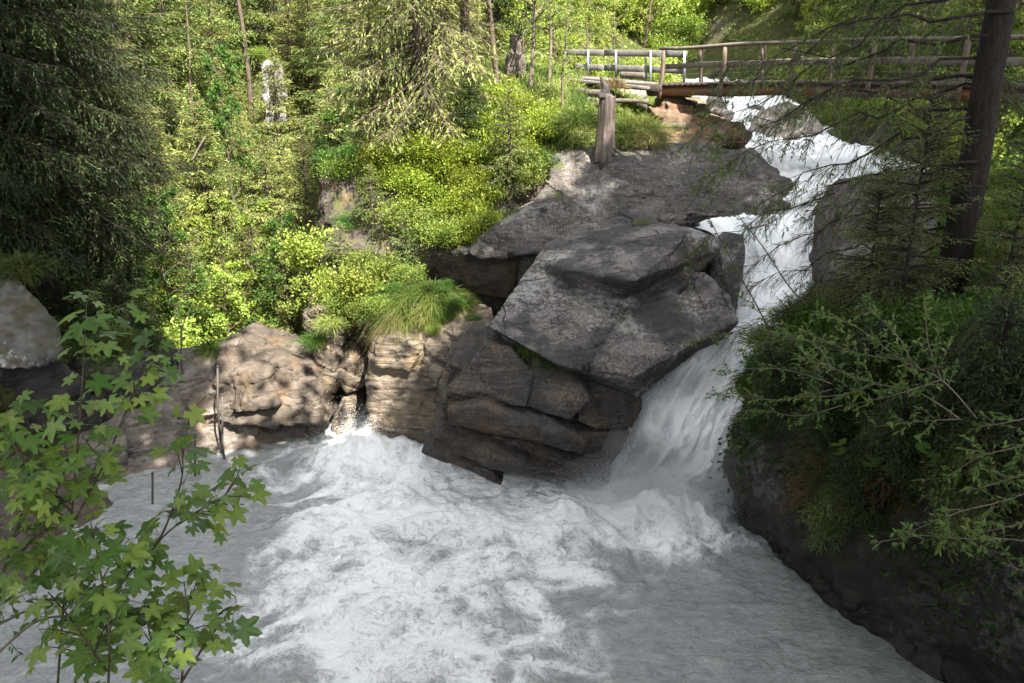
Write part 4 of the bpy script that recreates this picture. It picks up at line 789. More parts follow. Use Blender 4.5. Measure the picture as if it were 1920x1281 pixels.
for (u, v, Y, s, k) in [(300,300,27.5,0.75,"spruceB"),(370,280,30,0.85,"spruceB"),(235,300,30,0.9,"spruceB"),(455,330,27,0.6,"spruceB"),(610,330,25.5,0.62,"spruceB"),(345,420,24,0.42,"spruceB"),(530,420,24,0.45,"spruceB"),(640,200,31,0.8,"spruceB"),(285,200,35,1.0,"spruceB"),(405,150,40,1.0,"spruceB"),(545,120,42,1.0,"spruceB"),(600,240,33,0.8,"spruceB")]:
    tree(k, u, v, Y, "pointed young spruce among the trees deep in the gorge", group="pointed young spruces in the gorge", scale=s)
for (u, v, Y, s) in [(474,215,34.2,0.62),(538,260,33.8,0.60),(502,300,33.4,0.62),(522,300,33,0.72),(488,300,33,0.66),(548,180,36.5,0.5),(470,150,38,0.55)]:
    tree("spruceB", u, v, Y, "pointed young spruce among the trees deep in the gorge", group="pointed young spruces in the gorge", scale=s)
for (u, v, Y, s, lab) in [(488,112,37.0,0.5,"shrub hanging over the top of the white cliff strip"),(512,128,37.2,0.5,"second shrub on the shoulder of the white cliff strip")]:
    PL.put("shrubG", p(u, v, Y), lab, "shrub", None, s)
G2 = "bright broadleaf trees in the gorge"
for (u, v, Y, s, k) in [(350,450,25,0.75,"decidY"),(300,400,27,0.8,"spruceB"),(420,520,23.5,0.6,"decidY"),(480,470,25,0.65,"decidA"),(260,330,29,0.7,"spruceB"),(540,480,24,0.55,"decidG"),(390,330,30,0.8,"spruceB"),(225,420,25,0.5,"decidY"),
    (585,430,23.5,0.5,"decidY"),(320,520,23,0.5,"decidG"),(530,300,36,0.9,"spruceB"),(650,250,30,0.7,"decidG"),(590,160,42,1.0,"spruceB"),(690,150,38,0.8,"decidA"),(480,560,22.5,0.4,"decidY"),(210,200,36,0.9,"spruceB")]:
    tree(k, u, v, Y, "bright leafy tree among the conifers deep in the gorge", group=G2, scale=s)
G3 = "leafy shrubs at the bottom of the gorge"
for i, (u, Y, s) in enumerate([(330,21.5,1.0),(370,21,1.1),(420,21.5,1.2),(460,20.5,1.0),(500,20.5,1.1),(540,20.5,1.2),(575,20,1.0),(400,23,1.3),(520,22,1.2),(450,24,1.3),(350,24,1.3),(560,22.5,1.2),(310,24,1.2),(480,27,1.5),(380,28,1.5),
    (430,20,0.7),(400,19.6,0.6),(500,19.3,0.9),(545,19.2,1.0),(575,18.7,0.8),(470,19.4,0.8)]):
    tree(["shrubY", "shrubG"][i % 2] if i % 5 else "shrubY", u, 600, Y, "bright green shrub crowding the gorge bottom above the brown rock block", "shrub", G3, s)
# dark spruces on the left bank
for (u, v, Y, s, lab) in [(92,560,20,1.0,"dark drooping spruce with visible trunk above the mossy boulder at the left edge"),(-70,520,17.5,0.95,"dark spruce partly cut off by the left edge of the picture"),
    (15,500,24.5,1.0,"dark spruce behind the spruce with the visible trunk"),(190,500,24,0.72,"smaller shaded spruce at the right edge of the dark spruces")]:
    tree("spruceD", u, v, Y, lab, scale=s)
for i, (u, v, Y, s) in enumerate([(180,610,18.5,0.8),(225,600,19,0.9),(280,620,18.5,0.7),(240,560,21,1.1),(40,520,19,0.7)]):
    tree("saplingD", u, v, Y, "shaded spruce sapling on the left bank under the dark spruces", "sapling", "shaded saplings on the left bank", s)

# ------------------------------------------------------------------ bluff in the middle
tree("spruceC", 795, 215, 21.4, "pale yellowish spruce with bare tan twigs on top of the bluff", scale=0.95)
tree("spruceB", 700, 250, 22.3, "small yellowish spruce leaning over the left side of the bluff", scale=0.55)
def bare_trunk(u, v, Y, H, r, label, key):
    tr, cr = decid_geo(seed=int(u), H=H, R=1.0, leaf=0.10, nleaf=7, nlimb=9, low=0.45, trunk_r=r, lean=0.0, nsub=5)
    PL.define(key, "slender_tree", [("trunk", tr.mesh("trunk_" + key, M_BARK)), ("crown", cr.mesh("crown_" + key, M_DEC, False))]); tree(key, u, v, Y, label)
bare_trunk(879, 165, 22.3, 9, 0.15, "straight grey-brown trunk rising out of the picture on the bluff", "poleA")
bare_trunk(930, 170, 22.6, 8, 0.075, "thin leaning trunk right of the straight grey-brown trunk", "poleB")
for (u, Y, s, lab) in [(995,22.5,0.75,"slim pale tree with sparse leaves left of the plank railing"),(1030,23.5,0.6,"small thin tree nearest the left end of the plank railing"),(1055,21.6,0.42,"low slim sapling tree hanging over the bluff edge beside the stump")]:
    tree("slim", u, 170, Y, lab, scale=s)
for (u, v, Y, s, lab, k) in [(882,250,20.6,0.65,"small dark spruce sapling with flat top among bilberries","saplingD"),(955,350,19.3,0.95,"drooping green spruce sapling at the right end of the bilberry slope","saplingA"),(760,520,18.3,0.6,"pale spruce sapling rooted on the cliff beside the grassy mound","saplingA"),
    (645,560,18.3,0.75,"yellowish spruce sapling spreading over the slot","saplingA"),(700,440,19.6,0.7,"bright spruce sapling on the cliff edge under the bilberries","saplingA")]:
    q = p(u, v, Y); PL.put(k, q, lab, "sapling", None, s)
for (u, v, Y, H, r, lab) in [(252,200,31,13,0.13,"tall dark trunk with thin crown rising high in the gorge wood"),(347,200,36,13,0.10,"slim reddish trunk between the conifers of the gorge wood"),(463,120,45,14,0.14,"pale grey bare trunk high on the gorge slope"),(640,150,34,12,0.11,"slim trunk at the top edge left of the bluff")]:
    bare_trunk(u, v, Y, H, r, lab, "gorge%d" % u)
GB = "bilberry shrubs covering the bluff"
for i, (u, v, Y, s) in enumerate([(745,300,20.6,1.0),(790,290,20.4,1.1),(830,320,20.0,1.0),(770,345,20.0,1.0),(735,340,20.3,0.9),(810,360,19.6,1.0),(850,290,20.3,0.9),(870,340,19.7,0.9),(900,300,20.2,1.0),(845,395,19.2,0.9),(880,400,18.9,0.9),(870,440,18.5,0.8),
    (905,370,19.2,0.9),(940,300,20.2,0.9),(920,250,20.8,1.0),(860,240,21.2,1.0),(980,290,20.2,0.9),(1000,250,20.6,1.0),(960,220,21.3,1.0),(900,420,18.6,0.7),(1030,230,20.8,0.8),(715,300,21,0.9),(780,395,19.5,0.8),(880,440,18.0,0.6),(905,425,18.0,0.7),(860,445,18.2,0.6),(890,200,21.8,1.0),(940,190,22,0.9),(830,240,21.2,0.9),(700,345,20.9,0.7)]):
    PL.put("bilb" if i % 2 else "bilb2", p(u, v + 14, Y), "bright yellow-green bilberry shrub on the slope of the bluff", "shrub", GB, s)
for i, (u, v, Y, s) in enumerate([(660,290,21.6,0.8),(640,330,21.4,0.7),(650,420,20,0.7),(760,430,19,0.8),(690,395,20,0.7),(930,440,18.3,0.7),(620,300,22,0.8),(985,340,19.4,0.7),(1010,300,19.9,0.7),(820,450,18.4,0.7),(960,425,17.9,0.4),(830,455,18.0,0.6)]):
    PL.put("shrubG" if i % 2 else "dwarf", p(u, v + 10, Y), "low green shrub on the cliff of the bluff", "shrub", "low shrubs on the bluff cliff", s)
for i, (u, v, Y, s) in enumerate([(690,560,17.3,0.7),(650,580,17.4,0.6),(610,560,17.8,0.6),(720,590,16.9,0.5),(590,500,19,0.8),(700,520,17.8,0.7)]):
    PL.put("shrubG" if i % 2 else "shrubY", p(u, v + 12, Y), "pale green shrub hanging over the slot left of the grassy mound", "shrub", "shrubs over the slot", s)

# ------------------------------------------------------------------ wood behind the bridge
G4 = "spruces of the wood behind the footbridge"
for (u, Y, s, k) in [(1010,36,0.8,"spruceA"),(1075,40,0.9,"spruceC"),(1130,46,1.0,"spruceA"),(1190,52,1.0,"spruceA"),(1260,58,1.1,"spruceA"),(1330,62,1.2,"spruceA"),(1410,56,1.1,"spruceA"),(1470,46,1.0,"spruceA"),(1530,38,0.9,"spruceA"),(1600,34,0.9,"spruceA"),
    (1680,30,0.8,"spruceA"),(1760,34,1.0,"spruceA"),(1850,27,0.9,"spruceA"),(1900,22,0.8,"spruceA"),(960,44,1.0,"spruceA"),(900,38,0.9,"spruceC"),(850,48,1.0,"spruceA"),(1560,52,1.0,"spruceA"),(1650,48,1.1,"spruceA"),(1800,44,1.1,"spruceA"),(790,42,0.9,"spruceC"),(830,33,0.8,"spruceC")]:
    tree(k, u, 60, Y, "spruce standing in the wood behind the footbridge", group=G4, scale=s)
G5 = "leafy trees and tall shrubs behind the footbridge"
for i, (u, Y, s, k) in enumerate([(1100,34,0.5,"decidY"),(1150,38,0.6,"decidY"),(1210,42,0.7,"decidA"),(1270,50,0.8,"decidY"),(1310,54,0.8,"decidA"),(1040,30,0.45,"decidY"),(1360,60,0.9,"decidY"),(1420,50,0.7,"decidY"),(1480,40,0.55,"decidA"),(1520,34,0.45,"decidY"),(1580,31,0.45,"decidA"),
    (1640,28,0.4,"decidG"),(1720,26,0.4,"decidA"),(1800,24,0.4,"decidG"),(1880,20,0.35,"decidA"),(980,32,0.5,"decidY"),(1440,44,0.6,"decidA"),(1550,42,0.6,"decidY"),(1620,40,0.7,"decidA"),(1700,38,0.6,"decidY"),(1180,45,0.6,"decidY"),(1230,56,0.8,"decidA"),(1250,62,0.8,"decidY"),(1200,60,0.8,"decidY"),(1290,64,0.8,"decidA"),(1320,70,0.9,"decidY"),(1385,70,0.9,"decidA"),(1160,52,0.7,"decidA")]):
    tree(k, u, 90, Y, "light green leafy tree behind the footbridge", group=G5, scale=s)
for i, (u, Y, s) in enumerate([(1090,29,0.8),(1130,31,1.0),(1180,33,1.0),(1230,36,1.1),(1460,36,1.1),(1500,33,1.0),(1540,30,1.1),(1590,27,1.0),(1650,25,1.1),(1700,23.5,1.0),(1560,26.5,0.9),(1760,21.5,1.0),(1820,20,0.9),(1620,24,0.8),(1690,21.8,0.7),(1180,44,1.5),(1205,47,1.7),(1235,45.5,1.6),(1260,48,1.8),(1285,46.5,1.5),(1225,50,1.9),(1290,51,1.9),(1190,51,1.8),(1255,43,1.3),(1155,43,1.5),(1320,56,2.3),(1345,60,2.4),(1370,56,2.2),(1395,60,2.4),(1420,57,2.2),(1335,66,2.6),(1385,68,2.6),(1440,62,2.4),(1310,62,2.4),(1455,55,2.0),(1355,52,1.8),(1340,47,1.3),(1360,46.5,1.3),(1382,47,1.4),(1405,46.5,1.3),(1428,46,1.3),(1395,44.8,1.0),(1418,43.8,1.0),(1440,44,1.1),(1370,48.5,1.6)]):
    tree("shrubG" if i % 3 else "shrubY", u, 130, Y, "green shrub on the stream bank near the footbridge", "shrub", "shrubs on the stream banks by the footbridge", s)

# undergrowth and grass that nobody could count
g = np.random.default_rng(33)
def patch(n, x0, x1, y0, y1, seed, dens=None):
    g = np.random.default_rng(seed); xy = np.stack([g.uniform(x0, x1, n), g.uniform(y0, y1, n)], 1)
    k = fbm(xy * 0.6, 3, seed) + g.normal(0, 0.12, n) > -0.08
    xy = xy[k]
    if dens is not None: xy = xy[dens(xy)]
    return np.column_stack([xy, ground(xy)])
away = lambda xy: ~((xy[:, 0] > 3.2) & (xy[:, 0] < 10) & (xy[:, 1] > 13) & (xy[:, 1] < 48) & (np.abs(xy[:, 0] - np.interp(xy[:, 1], [13, 16, 18, 22, 27, 31, 40, 50], [3, 5.2, 5.6, 7.6, 7.6, 8.0, 9.3, 9.8])) < 1.9))
for nm, (n, x0, x1, y0, y1, h, lf), mt in [("undergrowth", (90000, -24, -3, 18, 58, 0.5, 0.16), M_UNDER), ("undergrowth", (60000, -4, 24, 20, 60, 0.4, 0.14), M_UNDER), ("undergrowth", (70000, -35, 42, 54, 105, 0.8, 0.36), M_UNDER), ("undergrowth", (26000, 4.6, 14, 7, 22, 0.3, 0.08), M_DECG)]:
    b = patch(n, x0, x1, y0, y1, n % 97, away); m = len(b); b[:, 2] += h * g.uniform(0, 1, m) ** 1.5 * (0.5 + np.clip(fbm(b[:, :2] * 0.9, 2, 5), -0.4, 1))
    v, f = scatter(*LEAF4, b, nrm(g.normal(0, 1, (m, 3)) * np.array([1, 1, 0.4])), np.array([0, 0, 1]) + g.normal(0, 0.5, (m, 3)), lf * g.uniform(0.5, 1.4, m))
    G = Geo(); G.add(v, f, np.repeat(np.clip(0.45 + 0.6 * fbm(b * 0.5, 2, 8) + g.normal(0, 0.17, m), 0, 1), 4))
    tag(link(nm, G.mesh(nm, mt, False)), "leafy undergrowth covering the " + ("gorge slope" if x0 == -24 else "slopes behind the bridge" if x0 == -4 else "far upper slopes" if x0 == -35 else "right bank"), "undergrowth", None, "stuff")
def grass(name, base, up, h, w, mat, seed, label, droop=0.5, lean=0.35):
    tag(link(name, blades(base, up, h, w, lean, seed, droop).mesh(name, mat, False)), label, "grass", None, "stuff")
up1 = np.array([[0, 0, 1.0]])
b = patch(42000, -5.2, 4.5, 19.2, 33, 71, away); grass("grass", b, np.repeat(up1, len(b), 0), 0.34, 0.02, M_GRASS, 71, "grass on top of the bluff and around the stump")
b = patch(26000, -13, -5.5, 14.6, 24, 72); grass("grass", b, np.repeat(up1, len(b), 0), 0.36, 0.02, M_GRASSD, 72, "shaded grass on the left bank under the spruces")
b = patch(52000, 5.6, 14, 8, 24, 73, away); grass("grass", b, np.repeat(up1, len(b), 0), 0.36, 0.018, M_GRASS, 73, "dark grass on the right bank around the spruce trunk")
# grassy mound above the slot
mc = p(795, 575, 17.2)
mo = rock_mesh("grassy_mound", [ball(mc + np.array([0, 0, -0.1]), 1.0, 5, (1.0, 0.85, 0.62), 40)], M_FLOOR, voxel=0.06, smooth=6, amp=((0.15, 0.9), (0.05, 3)), seed=5)
tag(link("grassy_mound", mo), "round grassy mound overhanging the beige rocks", "mound")
b, N = sample(mo, 15000, 3, lambda c, n: (n[:, 2] > -0.2) * (0.25 + (fbm(c * 2.2, 3, 5) > -0.12)))
cl_ = np.stack([fbm(b * 1.6, 2, 41), fbm(b * 1.6, 2, 42), 0 * b[:, 0]], 1)
grass("grass", b, nrm(N * 0.8 + np.array([0.1, -0.40, 0.3]) + 1.3 * cl_), 0.46, 0.014, M_GRASS, 74, "long grass hanging over the round mound above the slot", droop=0.7, lean=0.3)
b, N = sample(mo, 3800, 4, lambda c, n: (n[:, 2] > -0.6) * (n[:, 2] < 0.6) * (fbm(c * 1.8, 2, 9) > 0.0))
grass("grass", b, nrm(N * 0.7 + np.array([0, -0.4, 0.1])), 0.50, 0.012, M_DRY, 75, "straw-coloured dead grass hanging among the green on the mound", droop=0.95, lean=0.3)
for (u, v, Y, r, n, mt, lab) in [(945,425,18.2,0.28,900,M_DRY,"dry grass tuft hanging at the cliff edge beside the shelf"),(620,605,16.95,0.22,700,M_GRASS,"small bright grass tuft on the slot wall"),(1195,245,20.6,0.5,1800,M_GRASS,"pale grass tuft right of the stump"),(1150,160,21.5,0.22,500,M_DRY,"dry straw-coloured tuft behind the stump top"),
    (1000,655,14.6,0.22,700,M_GRASS,"small grass patch in the crack under the tilted slab"),(1045,682,14.4,0.2,500,M_GRASS,"smaller grass patch lower in the crack under the slab"),(1080,230,20.3,0.4,1500,M_GRASS,"tall grass left of the stump"),(400,655,16.9,0.25,700,M_GRASS,"bright grass tuft between pale bank and brown block"),(1220,262,20.2,0.35,900,M_DRY,"yellowish grass below the rusty abutment")]:
    c0 = p(u, v, Y); gg = np.random.default_rng(int(u)); d = gg.normal(0, 0.45, (n, 3)) * r * np.array([1, 1, 0.45])
    grass("grass_tuft", c0 + d, nrm(d * 0.9 / r + np.array([0, -0.3, 0.75])), r * 1.0 + 0.1, 0.012, mt, int(u), lab, droop=0.7, lean=0.2)
for i, (u, v, Y, s) in enumerate([(735,535,16.9,0.42),(705,575,16.6,0.38),(860,560,16.5,0.35),(770,520,17.2,0.40),(835,530,17.0,0.36),(680,590,16.8,0.4),(885,590,16.2,0.3),(815,615,16.15,0.2)]):
    PL.put("shrubG" if i % 2 else "dwarf", p(u, v + 12, Y), "small leafy shrub growing out of the grassy mound", "shrub", "small shrubs on the grassy mound", s)
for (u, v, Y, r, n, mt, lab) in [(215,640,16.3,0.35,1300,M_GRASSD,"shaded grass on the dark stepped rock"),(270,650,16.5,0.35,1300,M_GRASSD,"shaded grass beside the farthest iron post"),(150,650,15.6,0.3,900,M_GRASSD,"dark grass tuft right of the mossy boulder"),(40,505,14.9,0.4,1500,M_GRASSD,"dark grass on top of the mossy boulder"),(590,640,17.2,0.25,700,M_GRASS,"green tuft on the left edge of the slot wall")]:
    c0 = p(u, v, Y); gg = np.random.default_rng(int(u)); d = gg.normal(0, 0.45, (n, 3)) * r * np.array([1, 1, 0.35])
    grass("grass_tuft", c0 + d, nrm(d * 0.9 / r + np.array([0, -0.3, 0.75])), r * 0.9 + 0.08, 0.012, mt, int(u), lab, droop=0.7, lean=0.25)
M_MOSS = rock_mat("moss", [(.03,.042,.008), (.05,.06,.012), (.07,.062,.018)], bump=1.0)
# moss cushion on the slab
for (u, v, Y, r, lab) in [(1205,420,17.5,0.22,"moss cushion on the top edge of the tilted slab"),(1180,424,17.5,0.14,"small moss pad beside the larger cushion on the slab")]:
    me = rock_mesh("moss", [ball(p(u, v, Y), r, int(u), (1.5, 1, 0.45))], M_MOSS, voxel=0.02, smooth=4, amp=((0.05, 3), (0.03, 9)), seed=int(u)); o = link("moss_cushion", me); tag(o, lab, "moss")
# ------------------------------------------------------------------ trees and bushes on the right bank
OLD = p(1797, 430, 13.0); OLD[2] = gz(OLD[0], 13.0) - 0.2
root = empty("old_spruce", OLD); tag(root, "big dark spruce trunk with drooping bare branches in front of the footbridge", "tree")
gR = np.random.default_rng(77)
H = 15.0; zz = np.linspace(0, H, 26)
tp = np.stack([0.05 * np.sin(zz * 0.8) + 0.012 * zz, 0.06 * np.sin(zz * 0.6 + 1), zz - 0.3], 1)
rad = 0.225 * (1 - zz / H) ** 0.75 + 0.02 + 0.16 * np.exp(-zz / 0.35)
V, F = tube(tp, rad, 22); N = nrm(V - np.stack([np.interp(V[:, 2], tp[:, 2], tp[:, c]) for c in range(3)], 1))
V = V + N * (0.03 * fbm(V * np.array([6, 6, 1.2]), 3, 4))[:, None]
Gt = Geo(); Gt.add(V, F); link("trunk", Gt.mesh("old_trunk", M_BARKD), root)
Gb = Geo(); Gw = Geo(); Gn = Geo()
def old_branch(z, az, L, droop, rise, bare, r0):
    s = np.linspace(0, 1, 12); f = np.array([math.cos(az), math.sin(az), 0]); sd = np.array([-math.sin(az), math.cos(az), 0])
    b0 = np.array([np.interp(z, tp[:, 2], tp[:, c]) for c in range(3)])
    path = b0 + f * (L * s)[:, None] + np.array([0, 0, 1]) * (L * (rise * s - droop * s ** 1.7))[:, None] + (sd * (0.07 * L * np.sin(s * 5 + z * 3))[:, None]) + gR.normal(0, 0.028 * L, (12, 3)) * np.minimum(1, 3 * s[:, None]) * np.array([1, 1, 0.8])
    Gb.add(*tube(path, r0 * (1 - s) ** 1.4 * 0.8 + 0.0035, 6, cap=False))
    k = int(L / 0.065); sk = gR.uniform(0.15, 1.0, k); base = np.stack([np.interp(sk, s, path[:, c]) for c in range(3)], 1)
    sg = np.where(gR.uniform(0, 1, k) > 0.5, 1, -1)[:, None]
    d = nrm(f * gR.uniform(0.35, 1.0, (k, 1)) + sg * sd * gR.uniform(0.3, 0.9, (k, 1)) + np.array([0, 0, -1]) * gR.uniform(0.1, 0.9, (k, 1)) + gR.normal(0, 0.15, (k, 3)))
    ln = gR.uniform(0.25, 0.9, k) * (1.15 - 0.6 * sk); q = np.linspace(0, 1, 5); hang = gR.uniform(0.1, 0.6, k)
    tw = base[:, None] + d[:, None] * (ln[:, None] * q)[..., None] - np.array([0, 0, 1]) * ((hang * ln)[:, None] * q ** 2)[..., None] + gR.normal(0, 0.012, (k, 5, 3)) * q[None, :, None]
    Gw.add(*tubes(tw, np.repeat((0.0065 * (1 - 0.75 * q))[None], k, 0), 3))
    m = 5; i2 = np.repeat(np.arange(k), m); qs = gR.uniform(0.2, 1, k * m); b2 = base[i2] + d[i2] * (ln[i2] * qs)[:, None] - np.array([0, 0, 1]) * ((hang * ln)[i2] * qs ** 2)[:, None]
    d2 = nrm(d[i2] * 0.7 + gR.normal(0, 0.55, (k * m, 3)) + np.array([0, 0, -0.35])); l2 = gR.uniform(0.08, 0.32, k * m); q3 = np.linspace(0, 1, 3)
    t2 = b2[:, None] + d2[:, None] * (l2[:, None] * q3)[..., None] - np.array([0, 0, 0.25]) * (l2[:, None] * q3 ** 2)[..., None]
    Gw.add(*tubes(t2, np.repeat((0.0032 * (1 - 0.6 * q3))[None], k * m, 0), 3))
    keep = gR.uniform(0, 1, k * m) > bare; b3, d3, l3 = b2[keep], d2[keep], l2[keep]
    if len(b3):
        r = 6; i4 = np.repeat(np.arange(len(b3)), r); pos = b3[i4] + d3[i4] * (l3[i4] * gR.uniform(0, 1, len(i4)))[:, None]; n = len(pos)
        v, ff = scatter(*SHOOT, pos, nrm(d3[i4] + gR.normal(0, 0.35, (n, 3))), np.array([0, 0, 1]) + gR.normal(0, 0.5, (n, 3)), np.stack([gR.uniform(.05, .10, n), gR.uniform(.012, .022, n), np.full(n, .06)], 1))
        Gn.add(v, ff, np.repeat(np.clip(gR.uniform(0.1, 0.75, n), 0, 1), 4))
PI = math.pi
for (z, az, L, dr, rise, bare, r0) in [(2.55,2.75,1.3,0.1,-0.35,1.0,0.07),(2.1,2.9,4.0,0.42,-0.02,0.75,0.030),(1.8,3.25,4.2,0.50,-0.05,0.75,0.026),(1.55,2.6,3.9,0.36,-0.10,0.8,0.026),(2.6,3.05,4.9,0.36,-0.02,0.55,0.034),
    (3.0,3.3,4.4,0.25,0.0,0.45,0.034),(3.3,2.85,4.8,0.28,0.02,0.45,0.034),(3.7,2.6,4.6,0.33,0.03,0.4,0.034),(4.0,3.15,5.0,0.30,0.0,0.4,0.034),(4.3,2.75,5.0,0.36,0.0,0.4,0.034),(1.3,3.0,3.0,0.30,-0.15,0.9,0.022),(2.3,2.3,3.4,0.38,-0.02,0.6,0.026),
    (3.2,3.9,3.2,0.35,0,0.5,0.03),(4.6,3.3,4.6,0.34,0.05,0.4,0.034),(3.6,1.9,3.5,0.3,0,0.5,0.03),(4.0,0.9,3.5,0.3,0,0.5,0.03),(4.8,2.9,4.8,0.45,0.05,0.35,0.034),(5.0,2.6,4.6,0.4,0.05,0.35,0.034)]:
    old_branch(z, az, L * (0.80 if L > 2 else 1), dr, rise, min(1, bare + 0.12), r0)
for k in range(26):
    z = gR.uniform(4.8, 14); old_branch(z, gR.uniform(0, 6.28), 4.4 * (1 - z / 15.5) + 0.6, 0.3, 0.05, 0.45, 0.035)
link("branches", Gb.mesh("old_branches", M_BARKD), root); link("twigs", Gw.mesh("old_twigs", M_TWIGD), root); link("crown", Gn.mesh("old_crown", M_SPR, False), root)

# bright-tipped young spruce in front of the trunk
def_spruce("youngtip", M_SPR, M_BARKD, "young_spruce", seed=41, H=3.4, R=1.15, z0=0.2, gap=0.22, nb=6, twig=0.075, sl=0.055, sw=0.016, droop=0.30, bare=0.25, wood_twigs=True, power=0.6, trunk_r=0.04, var=(0.2, 0.95))
q = p(1690, 575, 10.8); PL.put("youngtip", q, "young spruce with bright green tips in front of the big trunk", "tree", None, 0.8)
for (u, v, Y, s, lab) in [(1880,560,9.4,0.55,"shaded young spruce right of the bright-tipped young spruce"),(1620,590,11.5,0.62,"low young spruce left of the bright-tipped young spruce"),(1655,540,12.2,0.6,"young spruce close in front of the pinkish boulder")]:
    PL.put("youngtip", p(u, v, Y), lab, "tree", None, s)
def_shrub("bankG", M_DECG, "leafy_shrub", seed=23, R=1.0, H=0.8, leaf=0.07, n=3400, stems=26)
def_shrub("bankY", M_DECG, "leafy_shrub", seed=24, R=1.0, H=0.7, leaf=0.09, n=2400, stems=22)
# conifer thicket hanging over the cliff
def_spruce("rusty", M_RUSTN, M_BARKD, "dead_spruce_bush", seed=43, H=1.7, R=0.95, z0=0.05, gap=0.13, nb=6, twig=0.05, sl=0.055, sw=0.018, droop=0.9)
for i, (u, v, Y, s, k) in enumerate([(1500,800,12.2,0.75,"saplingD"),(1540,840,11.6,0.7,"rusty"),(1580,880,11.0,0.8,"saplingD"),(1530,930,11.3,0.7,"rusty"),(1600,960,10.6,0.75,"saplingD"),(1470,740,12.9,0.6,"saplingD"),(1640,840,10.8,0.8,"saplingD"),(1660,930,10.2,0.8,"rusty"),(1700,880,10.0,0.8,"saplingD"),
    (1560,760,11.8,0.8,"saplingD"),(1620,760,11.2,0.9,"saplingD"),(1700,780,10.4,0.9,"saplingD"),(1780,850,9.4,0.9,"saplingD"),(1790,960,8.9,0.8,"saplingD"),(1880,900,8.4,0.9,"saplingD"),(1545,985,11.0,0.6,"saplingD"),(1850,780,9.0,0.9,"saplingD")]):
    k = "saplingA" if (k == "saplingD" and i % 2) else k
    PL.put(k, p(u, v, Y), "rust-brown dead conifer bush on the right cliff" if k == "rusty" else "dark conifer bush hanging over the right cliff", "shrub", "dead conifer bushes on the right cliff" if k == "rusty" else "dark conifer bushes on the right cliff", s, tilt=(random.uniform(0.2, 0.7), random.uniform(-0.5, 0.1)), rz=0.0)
rc = bpy.data.objects["right_cliff"].data
b, N = sample(rc, 15000, 5, lambda c, n: ((n[:, 2] > 0.12) & (c[:, 2] > -6.6)) * 1.0)
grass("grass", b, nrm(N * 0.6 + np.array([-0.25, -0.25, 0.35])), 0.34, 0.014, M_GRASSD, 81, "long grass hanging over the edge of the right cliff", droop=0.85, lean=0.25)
b, N = sample(rc, 9000, 6, lambda c, n: ((n[:, 2] > -0.25) & (c[:, 2] > -7.2) & (c[:, 2] < -4.4)) * 1.0); b = b[fbm(b * 1.1, 3, 4) > 0.0]
m = len(b); v, f = scatter(*LEAF, b + gR.normal(0, 0.08, (m, 3)), nrm(gR.normal(0, 1, (m, 3)) + np.array([-.3, -.3, -.4])), np.array([-.4, -.5, .7]) + gR.normal(0, 0.4, (m, 3)), 0.085 * gR.uniform(0.5, 1.3, m))
G = Geo(); G.add(v, f, np.repeat(np.clip(gR.uniform(0, 0.8, m), 0, 1), 7)); tag(link("cliff_plants", G.mesh("cliff_plants", M_GRASSD, False)), "small dark leaves growing over the face of the right cliff", "undergrowth", None, "stuff")
for i, (u, v, Y, s) in enumerate([(1880,350,11.5,0.6),(1910,370,11.0,0.6),(1850,385,11.6,0.5),(1930,330,11.5,0.6)]):
    pass
for i, (u, v, Y, s_) in enumerate([(1470,655,13.0,0.5),(1510,640,12.6,0.55),(1545,610,12.6,0.5),(1590,620,11.8,0.6),(1640,640,11.2,0.6),(1560,670,11.8,0.6),(1500,690,12.4,0.5),(1700,640,10.6,0.7),(1760,660,10.0,0.7),(1820,690,9.4,0.7),(1880,640,9.2,0.7),(1680,720,10.4,0.6),(1610,700,11.2,0.6),(1430,690,13.1,0.4),(1410,860,13.0,0.4),(1430,800,13.0,0.4)]):
    PL.put("bankG" if i % 3 else "bankY", p(u, v, Y), "leafy green shrub along the upper edge of the right cliff", "shrub", "leafy shrubs along the right cliff edge", s_)
for (u, v, Y, r, n, lab) in [(1450,640,13.2,0.35,1500,"grass tuft on the tip of the right bank beside the waterfall"),(1510,600,13.2,0.4,1800,"mossy grass clump above the tip of the right bank"),(1570,560,13.2,0.35,1500,"grass clump at the top of the right bank beside the waterfall lip"),(1420,720,13.2,0.25,900,"grass tuft hanging on the waterfall side of the right cliff")]:
    c0 = p(u, v, Y); d = gR.normal(0, 0.45, (n, 3)) * r * np.array([1, 1, 0.45]); grass("grass_tuft", c0 + d, nrm(d * 0.9 / r + np.array([-.1, -0.3, 0.75])), r + 0.08, 0.012, M_GRASS, u, lab, droop=0.75, lean=0.25)
